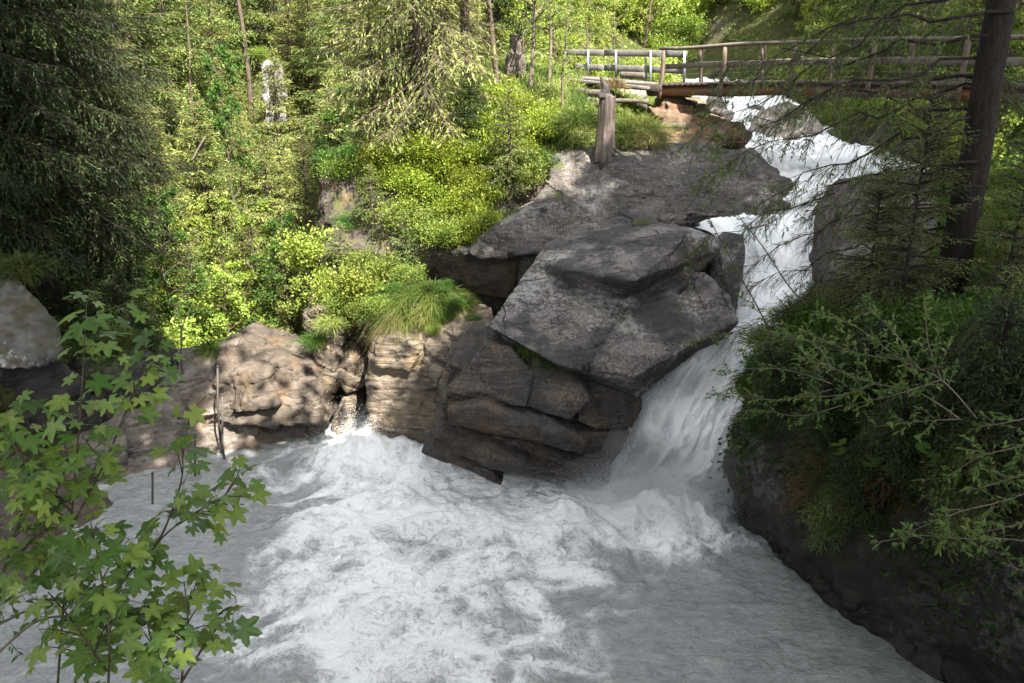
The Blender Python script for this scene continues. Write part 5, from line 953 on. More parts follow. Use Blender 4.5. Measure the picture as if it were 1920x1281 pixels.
# butterbur: big round leaves on stalks
def butterbur(u, v, Y, n, R, size, label, sd):
    g = np.random.default_rng(sd); c0 = p(u, v, Y); c0[2] = gz(c0[0], c0[1]) if v < 500 else c0[2]; gs = Geo(); gl = Geo(); a = np.linspace(0.35, 2 * PI - 0.35, 16)
    pv = np.concatenate([[[0, 0, 0]], np.stack([0.5 * np.cos(a) * (1 + 0.06 * np.cos(a * 7)), 0.5 * np.sin(a), 0.07 - 0.10 * np.cos(2 * a) * 0.5], 1)]); pf = np.array([(0, k, k + 1) for k in range(1, 16)])
    d = g.normal(0, 0.55, (n, 2)) * R; hh = g.uniform(0.15, 0.5, n); tip = c0 + np.column_stack([d, hh])
    q = np.linspace(0, 1, 4); gs.add(*tubes(c0 + np.column_stack([d * 0.7, np.full(n, -.1)])[:, None] * (1 - q)[None, :, None] + (tip - c0)[:, None] * q[None, :, None], np.full((n, 4), 0.006), 4))
    v_, f_ = scatter(pv, pf, tip, nrm(np.column_stack([g.normal(0, 1, (n, 2)), np.full(n, -.2)])), np.array([-.15, -.35, 1]) + g.normal(0, 0.3, (n, 3)), size * g.uniform(0.6, 1.25, n)); gl.add(v_, f_, np.repeat(g.uniform(0.2, 0.9, n), 17))
    tag(link("broadleaf_plant", two_mesh("broadleaf_plant", gs, gl, M_STEM, M_DECG)), label, "plant")
butterbur(1895, 385, 11.0, 70, 0.6, 0.22, "clump of big round bright leaves at the right edge behind the trunk", 3)
butterbur(1650, 880, 10.0, 16, 0.6, 0.20, "few dark round leaves hanging low on the right cliff", 4)
butterbur(1790, 900, 8.8, 14, 0.5, 0.16, "round leaves in deep shade above the willow branch on the right", 5)

# willow branches: stems along hand-set paths, alternate leaves on side twigs
WLEAF = (np.array([(0,0,0),(.3,.17,.03),(.65,.18,.0),(1,0,-.12),(.65,-.18,.0),(.3,-.17,.03),(.5,0,-.03)], float), LEAF[1])
def willow(name, label, stems, leaf, seed, twig=0.22, gap=0.06, bare=0.15, r0=0.007, cat="shrub", wood=None):
    g = np.random.default_rng(seed); gs = Geo(); gl = Geo()
    for path in stems:
        P = catmull([p(*q) for q in path], 22); n = len(P); s = np.linspace(0, 1, n); gs.add(*tube(P, r0 * (1 - 0.8 * s) + 0.0012, 5, cap=False))
        L = np.linalg.norm(np.diff(P, axis=0), axis=1).sum(); k = max(3, int(L / gap)); sk = np.sort(g.uniform(bare, 1.0, k)); base = np.stack([np.interp(sk, s, P[:, c]) for c in range(3)], 1)
        T = nrm(np.gradient(P, axis=0)); tk = np.stack([np.interp(sk, s, T[:, c]) for c in range(3)], 1)
        d = nrm(tk * 0.7 + g.normal(0, 0.6, (k, 3)) + np.array([0, 0, 0.15])); ln = twig * g.uniform(0.3, 1.2, k) * (1.15 - 0.7 * sk); q = np.linspace(0, 1, 4)
        tw = base[:, None] + d[:, None] * (ln[:, None] * q)[..., None] + g.normal(0, 0.01, (k, 4, 3)) * q[None, :, None]
        gs.add(*tubes(tw, np.repeat((r0 * 0.3 * (1 - 0.6 * q) + 0.0006)[None], k, 0), 3))
        m = np.maximum(3, (ln / (leaf * 0.33)).astype(int)); i = np.repeat(np.arange(k), m); qq = (np.concatenate([np.arange(z) for z in m]) + 0.6) / np.repeat(m, m)
        pos = base[i] + d[i] * (ln[i] * qq)[:, None]; X = nrm(d[i] * 0.6 + g.normal(0, 0.5, (len(i), 3)) * np.array([1, 1, 0.5]) + np.array([0, 0, -0.05])); N = np.array([-.1, -.25, 1]) + g.normal(0, 0.35, (len(i), 3))
        v, f = scatter(*WLEAF, pos, X, N, leaf * g.uniform(0.6, 1.2, len(i))); gl.add(v, f, np.repeat(np.clip(g.uniform(0.2, 0.8, k)[i] + g.normal(0, 0.15, len(i)), 0, 1), 7))
    o = empty(name); tag(o, label, cat); link("stem", gs.mesh("willow_stem", wood or M_TWIG), o); link("foliage", gl.mesh("willow_foliage", M_WILLOW), o)
willow("willow_shrub", "grey-green willow spreading its branches across the middle of the right bank", [
    [(1832,785,7.6),(1765,712,7.8),(1690,675,8.1),(1600,610,8.6),(1530,590,9.0)],[(1803,788,7.6),(1720,735,8.0),(1640,720,8.4),(1560,690,8.8),(1480,660,9.2)],[(1765,712,7.8),(1740,640,8.0),(1735,560,8.2)],
    [(1690,675,8.1),(1600,660,8.6),(1500,620,9.0)],[(1765,712,7.8),(1680,740,8.0),(1590,760,8.4)],[(1714,703,8.0),(1690,640,8.2),(1620,570,8.6)],[(1800,786,7.6),(1730,790,7.9),(1640,800,8.2)],[(1640,720,8.4),(1580,740,8.6),(1510,745,8.9)]], 0.068, 91, 0.30, 0.055)
willow("willow_shrub", "willow twigs reaching left over the waterfall from the cliff edge", [
    [(1560,720,9.8),(1500,700,10.2),(1430,690,10.8),(1350,700,11.2)],[(1560,730,9.8),(1480,750,10.4),(1400,745,10.8),(1330,740,11.2)],[(1540,700,10),(1480,640,10.6),(1400,625,11.2),(1290,640,11.6)],[(1540,700,10),(1490,640,10.4),(1440,600,10.8),(1390,560,11.2)],
    [(1580,760,9.6),(1500,780,10.2),(1420,770,10.6),(1380,790,11)],[(1560,690,9.8),(1520,640,10.2),(1450,640,10.6),(1380,660,11)]], 0.066, 92, 0.26, 0.06)
willow("bare_sapling", "thin bare-stemmed sapling leaning over the waterfall lip", [[(1512,572,10.6),(1478,535,10.7),(1432,465,10.8),(1381,400,10.9),(1330,330,11)],[(1449,632,11),(1412,560,11),(1385,514,11),(1330,410,11.1),(1285,320,11.2)],[(1400,430,10.85),(1440,420,10.9),(1475,400,11)]],
       0.055, 93, 0.20, 0.16, 0.35, 0.010, "sapling", M_TWIGD)
willow("rowan_sapling", "dark thin sapling with a few leaflets standing before the white rapids", [[(1537,558,11.0),(1551,500,11.0),(1563,442,11.0),(1585,400,11.0),(1597,340,11.0)],[(1563,442,11),(1540,400,11.05),(1510,395,11.1)],[(1575,420,11),(1610,370,11),(1625,330,11)]],
       0.06, 94, 0.18, 0.13, 0.3, 0.011, "sapling", M_TWIGD)
willow("willow_branch", "leafy willow branch reaching in low from the right edge over the dark cliff", [
    [(2000,1030,6.0),(1900,1012,6.1),(1800,1010,6.2),(1720,1005,6.3),(1630,1020,6.4)],[(1990,900,6.2),(1880,940,6.3),(1800,960,6.4),(1700,1000,6.5)],[(1980,820,6.6),(1900,840,6.7),(1830,860,6.8),(1770,900,6.9)],[(1990,1080,6.0),(1920,1070,6.1),(1890,1060,6.1)],
    [(1980,770,6.8),(1900,790,6.9),(1840,800,7.0)],[(1980,960,6.2),(1900,985,6.3),(1840,1000,6.4)],[(1980,870,6.5),(1890,900,6.6),(1820,920,6.7)]], 0.062, 95, 0.26, 0.05, 0.05)

# ------------------------------------------------------------------ maple saplings in front on the left
th_ = np.linspace(-2.75, 2.75, 57)
def lobe(t):
    r = np.full_like(t, 0.50)
    for c0, l, w in ((0, 1.0, .52), (.95, .95, .50), (-.95, .95, .50), (1.95, .68, .5), (-1.95, .68, .5)):
        x = np.abs(t - c0) / w; r = np.maximum(r, l * np.clip(1 - 0.62 * x ** 1.25, 0, 1) * (x < 1.6))
    return r * (1 + 0.045 * np.sin(t * 23))
R_ = lobe(th_)
MAPLE = (np.concatenate([[[0, 0, 0]], np.stack([R_ * np.cos(th_), R_ * np.sin(th_), 0.05 * np.abs(np.sin(th_ * 3.4)) * R_ - 0.18 * R_ ** 2.2], 1)]) * np.array([0.62, 0.62, 0.62]), np.array([(0, k, k + 1) for k in range(1, 57)]))
VEIN = np.concatenate([[0.25], 0.30 * np.exp(-(np.min(np.abs(th_[:, None] - np.array([0, .95, -.95, 1.95, -1.95])[None]), 1) / 0.07) ** 2)])
def maple(label, stems, seed, leaf=0.15, node=0.082, start=0.12, r0=0.006, sub=0.5):
    g = np.random.default_rng(seed); gs = Geo(); gl = Geo(); rust = []
    todo = [(catmull([p(*q) for q in path], 24), r0, True) for path in stems]
    while todo:
        P, r, main = todo.pop(); n = len(P); s = np.linspace(0, 1, n); gs.add(*tube(P, r * (1 - 0.75 * s) + 0.0012, 6, cap=False))
        L = np.linalg.norm(np.diff(P, axis=0), axis=1).sum(); k = max(2, int(L / node)); T = nrm(np.gradient(P, axis=0))
        for j in range(k):
            sj = start + (1 - start) * (j + 0.7) / k
            if not main: sj = 0.25 + 0.75 * (j + 1) / k
            b = np.array([np.interp(sj, s, P[:, c]) for c in range(3)]); t = nrm(np.array([np.interp(sj, s, T[:, c]) for c in range(3)])); ph = j * 1.57 + g.uniform(-.4, .4)
            e1 = nrm(np.cross(t, [0.1, 0.3, 0.95])); e2 = np.cross(t, e1)
            for sgn in (1, -1):
                if g.uniform() < 0.27: continue
                o = nrm(sgn * (e1 * math.cos(ph) + e2 * math.sin(ph)) * 0.9 + t * 0.35 + np.array([0, 0, 0.15])); pl = g.uniform(0.05, 0.115)
                q = np.linspace(0, 1, 4); pet = b + o * (pl * q)[:, None] + np.array([0, 0, -0.012]) * (q ** 2)[:, None]
                gs.add(*tube(pet, 0.0013, 3, cap=False)); e = pet[-1]
                X = nrm(o * np.array([1, 1, 0.25]) + np.array([0, 0, -0.32]) + g.normal(0, 0.18, 3)); N = np.array([0.0, -0.28, 1.0]) + g.normal(0, 0.36, 3)
                sc = leaf * g.uniform(0.55, 1.12) * (1.0 if sj < 0.9 else 0.7)
                v, f = scatter(*MAPLE, e[None], X[None], N[None], np.array([sc])); gl.add(v * np.array([1, 1, 1]), f, np.clip(0.46 + g.normal(0, 0.25) + VEIN, 0, 1))
            if main and g.uniform() < sub and 0.1 < sj < 0.9:
                o = nrm(e1 * g.choice([-1, 1]) * 0.9 + t * 0.6 + np.array([g.uniform(-.2, .3), -0.1, 0.25])); l = g.uniform(0.12, 0.32); q = np.linspace(0, 1, 8)[:, None]
                todo.append((b + o * l * q + np.array([0, 0, -0.05]) * q ** 2, r * 0.45, False))
    o = empty("maple_sapling", (0, 0, 0)); tag(o, label, "sapling"); link("stem", gs.mesh("maple_stem", M_STEM), o); link("foliage", gl.mesh("maple_foliage", M_MAPLE), o)
maple("tall maple sapling whose top leaf pairs stand against the pale rock bank", [[(105,1330,3.7),(118,1150,3.75),(135,960,3.85),(150,780,3.95),(158,650,4.0),(163,560,4.05)],[(135,960,3.85),(60,880,3.8),(0,800,3.8)],[(128,1000,3.8),(200,860,4.0),(250,740,4.1),(300,660,4.2)]], 1)
maple("maple sapling with long arching branch reaching right over the pool", [[(130,1330,3.4),(165,1200,3.45),(230,1090,3.55),(330,985,3.7),(420,930,3.8),(450,880,3.9)],[(250,1068,3.6),(300,1010,3.65),(340,900,3.75),(340,830,3.8)],[(330,985,3.7),(380,960,3.75),(440,965,3.8)]], 2, 0.145, 0.09)
maple("low bushy maple sapling at the bottom edge right of the others", [[(335,1340,3.2),(345,1230,3.25),(352,1160,3.3),(345,1090,3.35)],[(340,1280,3.2),(390,1200,3.3),(430,1150,3.35)],[(338,1300,3.2),(290,1220,3.2),(270,1130,3.3)]], 3, 0.14, 0.06)
maple("small maple sapling standing at the bottom left corner", [[(200,1340,3.1),(205,1200,3.15),(190,1080,3.25),(170,980,3.3)],[(200,1260,3.1),(140,1170,3.2),(90,1110,3.3)],[(165,1340,3.2),(170,1200,3.3),(230,1120,3.4)]], 4, 0.14, 0.065)
maple("leafy maple stem along the left edge in front of the brown bank rocks", [[(-30,1250,3.6),(10,1060,3.7),(45,940,3.8),(60,830,3.9),(40,760,4.0)],[(10,1060,3.7),(70,1000,3.7),(120,900,3.8),(190,830,4.0)],[(0,1100,3.6),(60,1050,3.6),(110,1040,3.6)]], 5, 0.145, 0.068)
willow("willow_shrub", "small willow with narrow grey leaves between the maple stems", [[(-20,1240,3.4),(60,1170,3.5),(130,1155,3.6),(190,1165,3.7)],[(-20,1180,3.6),(60,1140,3.6),(110,1120,3.7)],[(130,1155,3.6),(160,1110,3.7),(170,1085,3.7)]], 0.05, 97, 0.14, 0.05)
# ------------------------------------------------------------------ footbridge, railing, stump, posts
def wood_mat(name, c1, c2, scale=(3, 3, 30), bump=0.5, extra=None):
    t = NT(name); O = t.coord("Object"); n = t.noise(t.map(O, scale), 1.0, 6, 0.65, 0.4); n2 = t.noise(O, 7, 5, 0.7)
    c = t.mix(t.ramp(n, [(0.35, 0.0), (0.62, 1.0)]), c1, c2); c = t.mix(t.ramp(n2, [(0.45, 0.0), (0.75, 0.6)]), c, t.mix(1.0, c, (0.45, 0.42, 0.4), 'MULTIPLY'))
    if extra:
        n3 = t.noise(t.map(O, (1, 1, 1)), 1.6, 6, 0.7); c = t.mix(t.ramp(n3, [(0.50, 0.0), (0.60, 0.9)]), c, t.mix(n2, extra, tuple(0.5 * x for x in extra)))
        n4 = t.noise(O, 13, 4, 0.7); c = t.mix(t.ramp(n4, [(0.62, 0.0), (0.66, 0.8)]), c, (0.4, 0.37, 0.33))
    return t.done(t.princ(c, 0.85, 0.2, t.bump(n, bump, 0.02)))
M_RAIL = wood_mat("weathered_rail_wood", (.095, .078, .062), (.185, .158, .13), (30, 30, 4))
M_POST = wood_mat("brown_post_wood", (.085, .062, .046), (.16, .122, .095), (20, 20, 3))
M_PLANK = wood_mat("grey_plank_wood", (.10, .092, .085), (.17, .16, .15), (3, 30, 30))
M_DECK = wood_mat("dark_deck_wood", (.035, .028, .022), (.07, .055, .045), (3, 30, 30))  # plain darker wood tone for deck, far beam and edge beam
M_BEAM = wood_mat("lichened_log", (.09, .065, .05), (.15, .12, .10), (4, 20, 20), 0.6, (.22, .085, .026))
M_LOG = wood_mat("grey_fallen_log", (.07, .057, .046), (.135, .113, .095), (4, 20, 20))
M_STUMP = wood_mat("silver_stump_wood", (.05, .04, .034), (.135, .112, .096), (14, 14, 1.5), 1.0)
M_CHAR = wood_mat("charred_stump_top", (.02, .018, .017), (.06, .053, .05), (10, 10, 3), 1.0)
t = NT("galvanised_steel"); M_STEEL = t.done(t.princ(t.mix(t.noise(t.coord(), 14, 3), (.16, .175, .19), (.25, .265, .28)), 0.55, 0.5, None, Metallic=0.5))
t = NT("dark_iron"); M_IRON = t.done(t.princ(t.mix(t.noise(t.coord(), 20, 3), (.035, .033, .032), (.075, .062, .055)), 0.65, 0.4))

def boxmesh(name, a, b, w, h, mat, up=(0, 0, 1), bev=0.008, seg=6, wob=0.0):
    """beam of width w and height h from a to b, slightly uneven"""
    a = np.asarray(a, float); b = np.asarray(b, float); T = nrm(b - a); s = nrm(np.cross(T, up)); u = np.cross(s, T)
    hw, hh = w / 2, h / 2; ring = np.array([(-hw + bev, -hh), (hw - bev, -hh), (hw, -hh + bev), (hw, hh - bev), (hw - bev, hh), (-hw + bev, hh), (-hw, hh - bev), (-hw, -hh + bev)])
    q = np.linspace(0, 1, seg); c = a + (b - a) * q[:, None]
    if wob: c = c + u * (wob * np.sin(q * 5 + a[0] * 3))[:, None] + s * (wob * np.cos(q * 4 + a[1]))[:, None]
    V = (c[:, None] + ring[None, :, 0:1] * s + ring[None, :, 1:2] * u).reshape(-1, 3); n = 8
    i = np.arange(seg - 1)[:, None] * n; j = np.arange(n)[None]; j2 = (j + 1) % n
    V = np.concatenate([V, c[:1], c[-1:]]); k = np.arange(n)
    F = [np.stack([i + j, i + j2, i + n + j2, i + n + j], -1).reshape(-1, 4), np.concatenate([np.stack([np.full(n, seg * n), (k + 1) % n, k], -1), np.stack([np.full(n, seg * n + 1), (seg - 1) * n + k, (seg - 1) * n + (k + 1) % n], -1)])]
    return mesh_np(name, V, F, False, None, mat)
def pole(name, a, b, r, mat, wob=0.02, sd=1, sides=10):
    a = np.asarray(a, float); b = np.asarray(b, float); q = np.linspace(0, 1, 14); c = a + (b - a) * q[:, None]; c[:, 2] += wob * np.sin(q * 7 + sd) * np.linalg.norm(b - a) * 0.15; c[:, 1] += wob * np.cos(q * 5 + sd) * np.linalg.norm(b - a) * 0.1
    V, F = tube(c, r * (1 + 0.06 * np.sin(q * 11 + sd)), sides); return mesh_np(name, V, F, True, None, mat)

A0 = p(1243, 172, 23.0); A1 = p(1800, 186, 17.5); dv = A1 - A0; Lb = np.linalg.norm(dv[:2]); dh = np.array([dv[0], dv[1], 0]) / Lb; pr = np.array([-dh[1], dh[0], 0]); pr = pr if pr[1] > 0 else -pr
def bp(s, side=0.0, z=0.0):           # along the bridge from its left near post, across it, above the beam axis
    q = A0 + dv * (s / Lb); return q + pr * side + np.array([0, 0, z + 0.10 * math.sin(math.pi * np.clip(s / 10.5, 0, 1))])
WB = 1.25; END = 11.2; ST = Lb / 4
br = empty("footbridge", bp(5.0)); tag(br, "timber footbridge on orange lichened logs crossing the rapids", "bridge")
def part(name, me): 
    o = link(name, me, br); o.matrix_parent_inverse = br.matrix_basis.inverted(); return o
def bend_pole(name, side, z, r, mat, s0, s1, sd, n=24, sides=12):
    ss = np.linspace(s0, s1, n); c = np.array([bp(s, side, z + 0.012 * math.sin(s * 2.1 + sd)) for s in ss]); V, F = tube(c, r * (1 + 0.05 * np.sin(ss * 3 + sd)), sides); return part(name, mesh_np(name, V, F, True, None, mat))
bend_pole("beam", 0.06, 0.0, 0.125, M_BEAM, -0.5, END, 1); bend_pole("beam", WB - 0.06, 0.0, 0.125, M_DECK, -0.5, END, 2)
Vd = []; Fd = []; k = 0
for s in np.arange(-0.35, END, 0.165):      # deck planks
    me_ = [bp(s + 0.075 * a, -0.10 if b < 0 else WB + 0.10, 0.155 + 0.025 * c + 0.004 * math.sin(s * 40)) for a in (-1, 1) for b in (-1, 1) for c in (-1, 1)]
    Vd += me_; Fd += [np.array(f) + k for f in ((0,1,3,2),(4,6,7,5),(0,4,5,1),(2,3,7,6),(1,5,7,3),(0,2,6,4))]; k += 8
part("deck", mesh_np("deck", np.array(Vd), np.array(Fd), False, None, M_DECK))
for side, z in ((-0.02, 0), (WB + 0.02, 0)):
    for i in range(7):
        s = i * ST + (0.0 if side < 0.5 else 0.12)
        if s > END: continue
        a = bp(s, side - (0.10 if side < .5 else -0.10), -0.16); b = bp(s, side - (0.02 if side < .5 else -0.02), 0.98)
        part("post", boxmesh("post", a, b, 0.088, 0.088, M_POST, up=tuple(dh), wob=0.004))
    bend_pole("top_rail", side, 1.02, 0.042, M_RAIL, -0.12, END, 3 + side)
for side in (0.05, WB - 0.05):
    ss = np.linspace(0.0, END, 5)
    for s0, s1 in zip(ss[:-1], ss[1:]): part("middle_rail", boxmesh("middle_rail", bp(s0, side, 0.60), bp(s1 - 0.01, side, 0.60), 0.04, 0.125, M_RAIL, wob=0.004))
for zz_ in (0.28, 0.40):
    V, F = tube(np.array([bp(s, 0.02, zz_ + 0.01 * math.sin(s * 3)) for s in np.linspace(0, END, 30)]), 0.004, 5); part("wire", mesh_np("wire", V, F, True, None, M_STEEL))
# approach on the left: planked railing with steel posts
Lr0 = p(1058, 118, 26.2); Lr1 = p(1287, 119, 23.9)
rl = empty("plank_railing", Lr0); tag(rl, "grey plank railing on steel posts left of the footbridge", "railing")
def rpart(name, me): o = link(name, me, rl); o.matrix_parent_inverse = rl.matrix_basis.inverted()
def rq(u, v): f = (u - 1058) / 229; return p(u, v, 26.2 - 2.3 * f)
for (u0, v0, u1, v1) in [(1060, 98.5, 1133, 99), (1134, 99, 1247, 101), (1248, 101, 1288, 102), (1076, 125, 1133, 127), (1134, 127, 1215, 130), (1216, 130, 1285, 133)]:
    rpart("plank", boxmesh("plank", rq(u0, v0), rq(u1, v1), 0.045, 0.165, M_PLANK))
fw = np.array([-0.2, -0.97, 0]) * 0.055
for (u, va, vb) in [(1060,95,118),(1103,93,146),(1155,94,146),(1220,94,176),(1283,96,158)]:
    a, b = rq(u, vb) + fw, rq(u, va) + fw; rpart("post", boxmesh("post", a, b, 0.055, 0.055, M_STEEL, up=(1, 0, 0), bev=0.004, seg=2))
for (u, va, vb) in [(1067,106,120),(1106,107,146),(1158,107,144),(1211,108,154)]:
    a, b = rq(u, vb) - fw * 1.4, rq(u, va) - fw * 1.4; rpart("post", boxmesh("post", a, b, 0.05, 0.05, M_STEEL, up=(1, 0, 0), bev=0.004, seg=2))
ap = empty("approach_walkway", p(1150, 150, 24)); tag(ap, "sloping boardwalk leading to the left end of the footbridge", "boardwalk")
def apart(name, me): o = link(name, me, ap); o.matrix_parent_inverse = ap.matrix_basis.inverted()
apart("deck", boxmesh("deck", p(1066, 146, 24.9), p(1240, 163, 23.1), 1.2, 0.08, M_PLANK)); apart("edge_beam", boxmesh("edge_beam", p(1075, 151, 24.3), p(1238, 166, 22.55), 0.12, 0.16, M_DECK))
for (a, b, r, lab, sd) in [(p(1075,172,23.6), p(1140,176,22.8), 0.09, "thick grey fallen log behind the stump", 1),(p(1080,185,23.2), p(1216,192,22.4), 0.055, "long thin fallen log passing behind the stump", 2),(p(1082,196,22.9), p(1135,199,22.4), 0.07, "short dark log under the other two behind the stump", 3),
    (p(1165,140,27.5), p(1212,143,27), 0.10, "pale driftwood log beyond the plank railing", 4),(p(360,300,24), p(385,255,24.6), 0.018, "bare pale dead branch poking up in the gorge", 5),(p(628,85,23.5), p(652,135,23), 0.018, "broken pale dead branch beside the yellowish spruce on the bluff", 6)]:
    tag(link("fallen_log" if sd < 5 else "dead_branch", pole("log", a, b, r, M_LOG if sd != 3 else M_DECK, 0.06, sd)), lab, "log" if sd < 5 else "branch")
# rusty stone abutment
rock("stone_abutment", [[*back([p(1243,190,22.9), p(1285,188,22.9), p(1290,215,22.6), p(1240,212,22.6)], 1.3, 0)], back([p(1250,212,22.6), p(1300,214,22.6), p(1310,245,22.2), p(1240,240,22.1)], 1.6, 0), back([p(1222,236,22.1), p(1300,238,22.0), p(1330,268,21.4), p(1225,275,21.3)], 1.6, 0),
    back([p(1290,238,22.4), p(1345,222,22.9), p(1390,236,22.6), p(1402,270,21.6), p(1330,275,21.4)], 1.5, 0), back([p(1290,188,24.2), p(1325,188,24.4), p(1330,230,24), p(1290,232,24)], 1.0, 0)] + beds(22, (1240, 1320, 190, 272), lambda u, v: 22.85 - 0.0165 * (v - 190) + 0.05, (0.05, -0.1, 1), (0.4, 0.9), (0.14, 0.30), 0.25, 12), M_RUST, "rust-stained stone abutment carrying the left end of the footbridge", "abutment", voxel=0.04, smooth=1,
    amp=((0.05, 1.2), (0.04, 3.0), (0.02, 8)), seed=35)
# stump
SB = p(1133, 283, 19.7); st = empty("tree_stump", SB); st.scale = (1, 1, 0.9); tag(st, "broken grey stump with a charred pointed top on the bedrock shelf", "stump")
n_, m_ = 46, 40; zz = np.linspace(-0.25, 1.30, n_); a = np.linspace(0, 2 * PI, m_, endpoint=False); Zs, As = np.meshgrid(zz, a, indexing="ij")
Rr = 0.20 - 0.03 * Zs + 0.05 * np.exp(-np.clip(Zs + 0.05, 0, 9) / 0.16) * (0.5 + 0.5 * np.clip(np.cos(As * 4 + 0.6), -0.3, 1)) + 0.018 * np.cos(As * 7 + Zs) + 0.012 * np.sin(As * 13)
Rr = Rr + 0.03 * fbm(np.column_stack([np.cos(As).ravel() * 2.5, np.sin(As).ravel() * 2.5, Zs.ravel() * 0.8]), 3, 9).reshape(Rr.shape)
jag = 0.14 * fbm(np.column_stack([np.cos(a) * 3, np.sin(a) * 3]), 3, 12); Zt = Zs + jag[None] * sstep(0.9, 1.3, Zs)
Vs = np.stack([Rr * np.cos(As) + 0.02 * Zs, Rr * np.sin(As), Zt], -1).reshape(-1, 3); i = np.arange(n_ - 1)[:, None] * m_; j = np.arange(m_)[None]; j2 = (j + 1) % m_
Vs = np.concatenate([Vs, [[0.02, 0, 1.15]]]); top = (n_ - 1) * m_ + np.arange(m_)
link("trunk", mesh_np("stump_trunk", Vs, [np.stack([i + j, i + j2, i + m_ + j2, i + m_ + j], -1).reshape(-1, 4), np.stack([top, np.roll(top, -1), np.full(m_, n_ * m_)], -1)], True, None, M_STUMP), st)
sp_ = [ball((0.0, 0, 1.28), 0.20, 3, (1, 1, 0.55)), ball((-0.01, 0, 1.45), 0.13, 4, (1, 1, 1)), [np.array(q) for q in [(-0.11, -0.05, 1.45), (0.06, 0.05, 1.45), (0.0, -0.08, 1.5), (-0.10, 0.05, 1.6), (-0.15, 0, 1.72), (-0.12, 0.03, 1.74)]]]
link("charred_top", rock_mesh("charred_top", sp_, M_CHAR, voxel=0.025, smooth=2, amp=((0.05, 4), (0.02, 12)), seed=2), st)
for k, (dx, dy, l) in enumerate([(0.46, -0.12, 0.05), (0.27, -0.27, 0.03)]):
    q = np.linspace(0, 1, 7)[:, None]; c = np.array([0.1 * dx, 0.1 * dy, 0.22]) * (1 - q) + np.array([dx, dy, -0.12]) * q + np.array([0, 0, -0.12]) * (q * (1 - q)); V, F = tube(c, 0.07 * (1 - 0.75 * q[:, 0]), 7); link("root", mesh_np("root", V, F, True, None, M_STUMP), st)
me = rock_mesh("rotten", [[np.array([x * 0.22, y * 0.22, z]) for x in (-1, 1) for y in (-1, 1) for z in (-.2, .5)], [np.array([x * 0.12, y * 0.12, z]) for x in (-1, 1) for y in (-1, 1) for z in (.4, 1.0)]], M_STUMP, voxel=0.03, smooth=2, amp=((0.08, 3), (0.03, 9)), seed=4)
o = link("rotten_stump", me); o.location = on(967, 130, 23.5); tag(o, "short reddish rotten stump among the trees on the bluff", "stump")
# thin posts on the left bank
for (u, vb, vt, Y, lab) in [(340,684,612,16.3,"thin iron post beside the dark grass, farthest from the pool"),(408,771,688,15.35,"thin iron post in front of the brown rock block"),(417,830,741,15.3,"thin iron post at the wet edge below the brown block"),
    (366,893,818,14.6,"thin iron post standing in the shallow edge behind a maple leaf"),(286,950,888,13.6,"thin iron post mostly hidden by the maple leaves")]:
    b = p(u, vb, Y); t_ = p(u, vt, Y); o = empty("iron_post", b); tag(o, lab, "post", "thin iron posts along the pool")
    V, F = tube(np.array([b - [0, 0, 0.9], b, t_]) - b, 0.02, 8); link("rod", mesh_np("rod", V, F, False, None, M_IRON), o); V, F = tube(np.array([t_ - [0, 0, .01], t_ + [0, 0, 0.02]]) - b, 0.024, 8); link("cap", mesh_np("cap", V, F, False, None, M_IRON), o)
# far pale cliff above the gorge
M_WCLIFF = rock_mat("white_limestone", [(0.30, 0.29, 0.28), (0.40, 0.385, 0.37), (0.20, 0.19, 0.18)], bump=0.9, strata=(1.5, 1.5, 3))
def strip(name, pts, dep, label, sd):
    q = [p(*a) for a in pts]; rock(name, [back(q, dep, 0), back([c + np.array([0, 0.4, -3.0]) for c in q[-3:]] + q[-3:], dep, 0)], M_WCLIFF, label, "cliff", voxel=0.06, smooth=0, amp=((0.14, 1.3), (0.08, 3)), block=((0.1, 0, 1), 0.8, 0.12), seed=sd)
strip("white_cliff", [(490,122,36.6), (497,112,36.6), (502,124,36), (504,150,36.5), (511,168,36.6), (514,205,36.5), (514,240,36), (501,242,35.6), (497,205,35.6), (491,160,36)], 2.0, "narrow strip of white cliff between the trees far up the gorge", 1)
strip("white_cliff", [(378,70,50), (402,66,50), (408,84,50), (400,120,49.8), (384,120,49.8), (376,90,50)], 1.5, "small white outcrop above the deep green broadleaf tree", 2)
strip("white_cliff", [(470,0,52), (500,-10,52), (512,30,52), (505,70,51.8), (480,72,51.8), (468,40,52)], 1.5, "white outcrop at the top edge above the strip of white cliff", 3)

# ------------------------------------------------------------------ spray
def drops(center_fn, n, smin, smax, seed, name, label):
    g = np.random.default_rng(seed); pos = center_fn(g, n); oc = np.array([(1,0,0),(-1,0,0),(0,1,0),(0,-1,0),(0,0,1),(0,0,-1)], float); of = np.array([(0,2,4),(2,1,4),(1,3,4),(3,0,4),(2,0,5),(1,2,5),(3,1,5),(0,3,5)])
    sc = g.uniform(smin, smax, n) ** 1.0; X = nrm(g.normal(0, 1, (n, 3))); v, f = scatter(oc, of, pos, X, nrm(g.normal(0, 1, (n, 3))), np.stack([sc * g.uniform(1, 2.2, n), sc, sc], 1))
    tag(link(name, mesh_np(name, v, f, True, {"foam": np.full(len(v), 1.0)}, M_WHITE)), label, "spray", None, "stuff")
c1 = p(683, 828, 15.9); drops(lambda g, n: c1 + np.abs(g.normal(0, 1, (n, 3))) * np.array([0, 0, 0.28]) + g.normal(0, 1, (n, 3)) * np.array([0.34, 0.2, 0.07]), 6000, 0.0015, 0.006, 3, "spray", "splash of droplets in front of the dark slot")
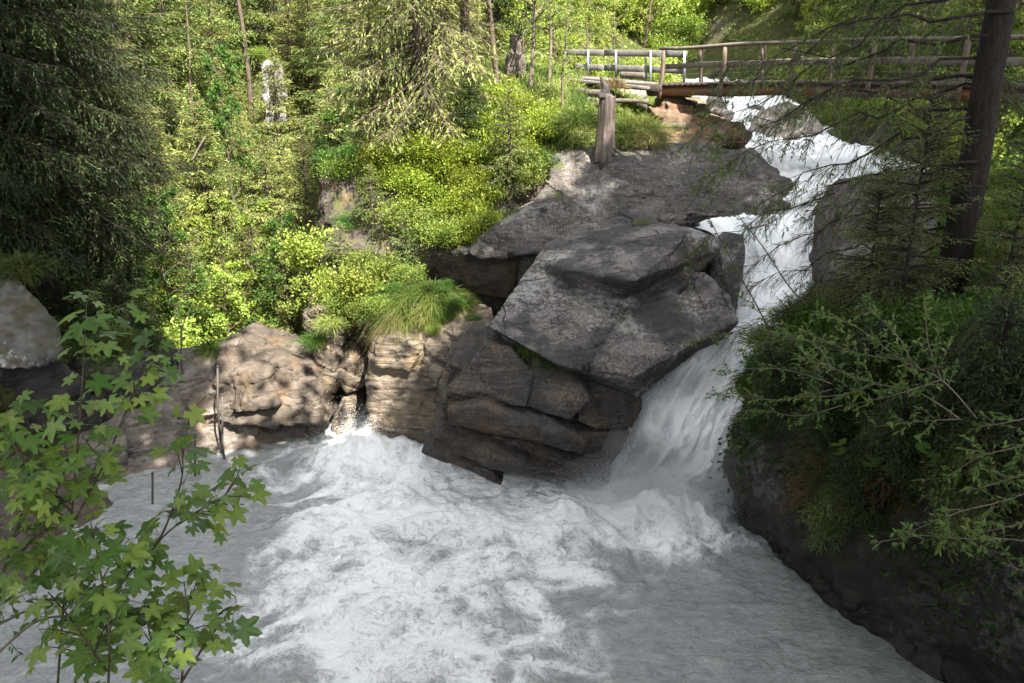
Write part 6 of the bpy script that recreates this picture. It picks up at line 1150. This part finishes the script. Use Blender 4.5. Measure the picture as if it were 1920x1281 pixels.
def fall_pts(g, n):
    i = np.clip((nuF * (1 - 0.75 * g.uniform(0, 1, n) ** 1.3)).astype(int), 0, nuF - 1); j = np.where(g.uniform(0, 1, n) < 0.5, np.abs(g.normal(0, 10, n)), nvF - 1 - np.abs(g.normal(0, 10, n))); j = np.clip(j, 0, nvF - 1).astype(int)
    return VF[i, j] + g.normal(0, 1, (n, 3)) * 0.10 + np.array([0, -0.05, 0.03])
drops(fall_pts, 30000, 0.0012, 0.004, 4, "spray", "fine droplets flying off the edges of the waterfall")
fb3 = np.array([FB[0], FB[1], POOLZ + 0.25])
drops(lambda g, n: fb3 + g.normal(0, 1, (n, 3)) * np.array([0.75, 0.35, 0.0]) + np.abs(g.normal(0, 1, (n, 3))) * np.array([0, 0, 0.28]), 40000, 0.0012, 0.005, 5, "spray", "churning droplets where the waterfall meets the pool")

# ------------------------------------------------------------------ unseen trees added round the viewpoint to block the sun
def_decid("shade_tree", M_DEC, M_BARK, "added_shade_tree", seed=61, H=18, R=5.2, leaf=0.34, nleaf=50, nlimb=34, low=0.36, nsub=8, trunk_r=0.22, lean=0.0)
for (x, y, s, q) in SHADE_TREES:
    PL.put("shade_tree", (x, y, gz(x, y) - 0.2), "unseen broadleaf tree added out of view to shade the pool and banks", "tree", "unseen trees added for their shade", s, sq=q)

# mist hanging at the foot of the fall
t = NT("mist"); pv_ = t.n("ShaderNodeVolumePrincipled"); pv_.inputs["Color"].default_value = (0.95, 0.96, 0.97, 1); pv_.inputs["Density"].default_value = 0.30; pv_.inputs["Anisotropy"].default_value = 0.2
t.l(pv_.outputs[0], t.out.inputs["Volume"])
bm = bmesh.new(); bmesh.ops.create_icosphere(bm, subdivisions=3, radius=1.0)
for v in bm.verts: v.co = Vector((v.co.x * 1.7, v.co.y * 0.9, v.co.z * 1.25 + 0.3)) * (1 + 0.12 * math.sin(v.co.x * 7 + v.co.z * 5))
me = bpy.data.meshes.new("mist"); bm.to_mesh(me); bm.free(); me.materials.append(t.m)
o = link("mist", me); o.location = (FB[0], FB[1] - 0.1, POOLZ); tag(o, "thin mist over the foot of the waterfall", "mist", None, "stuff")
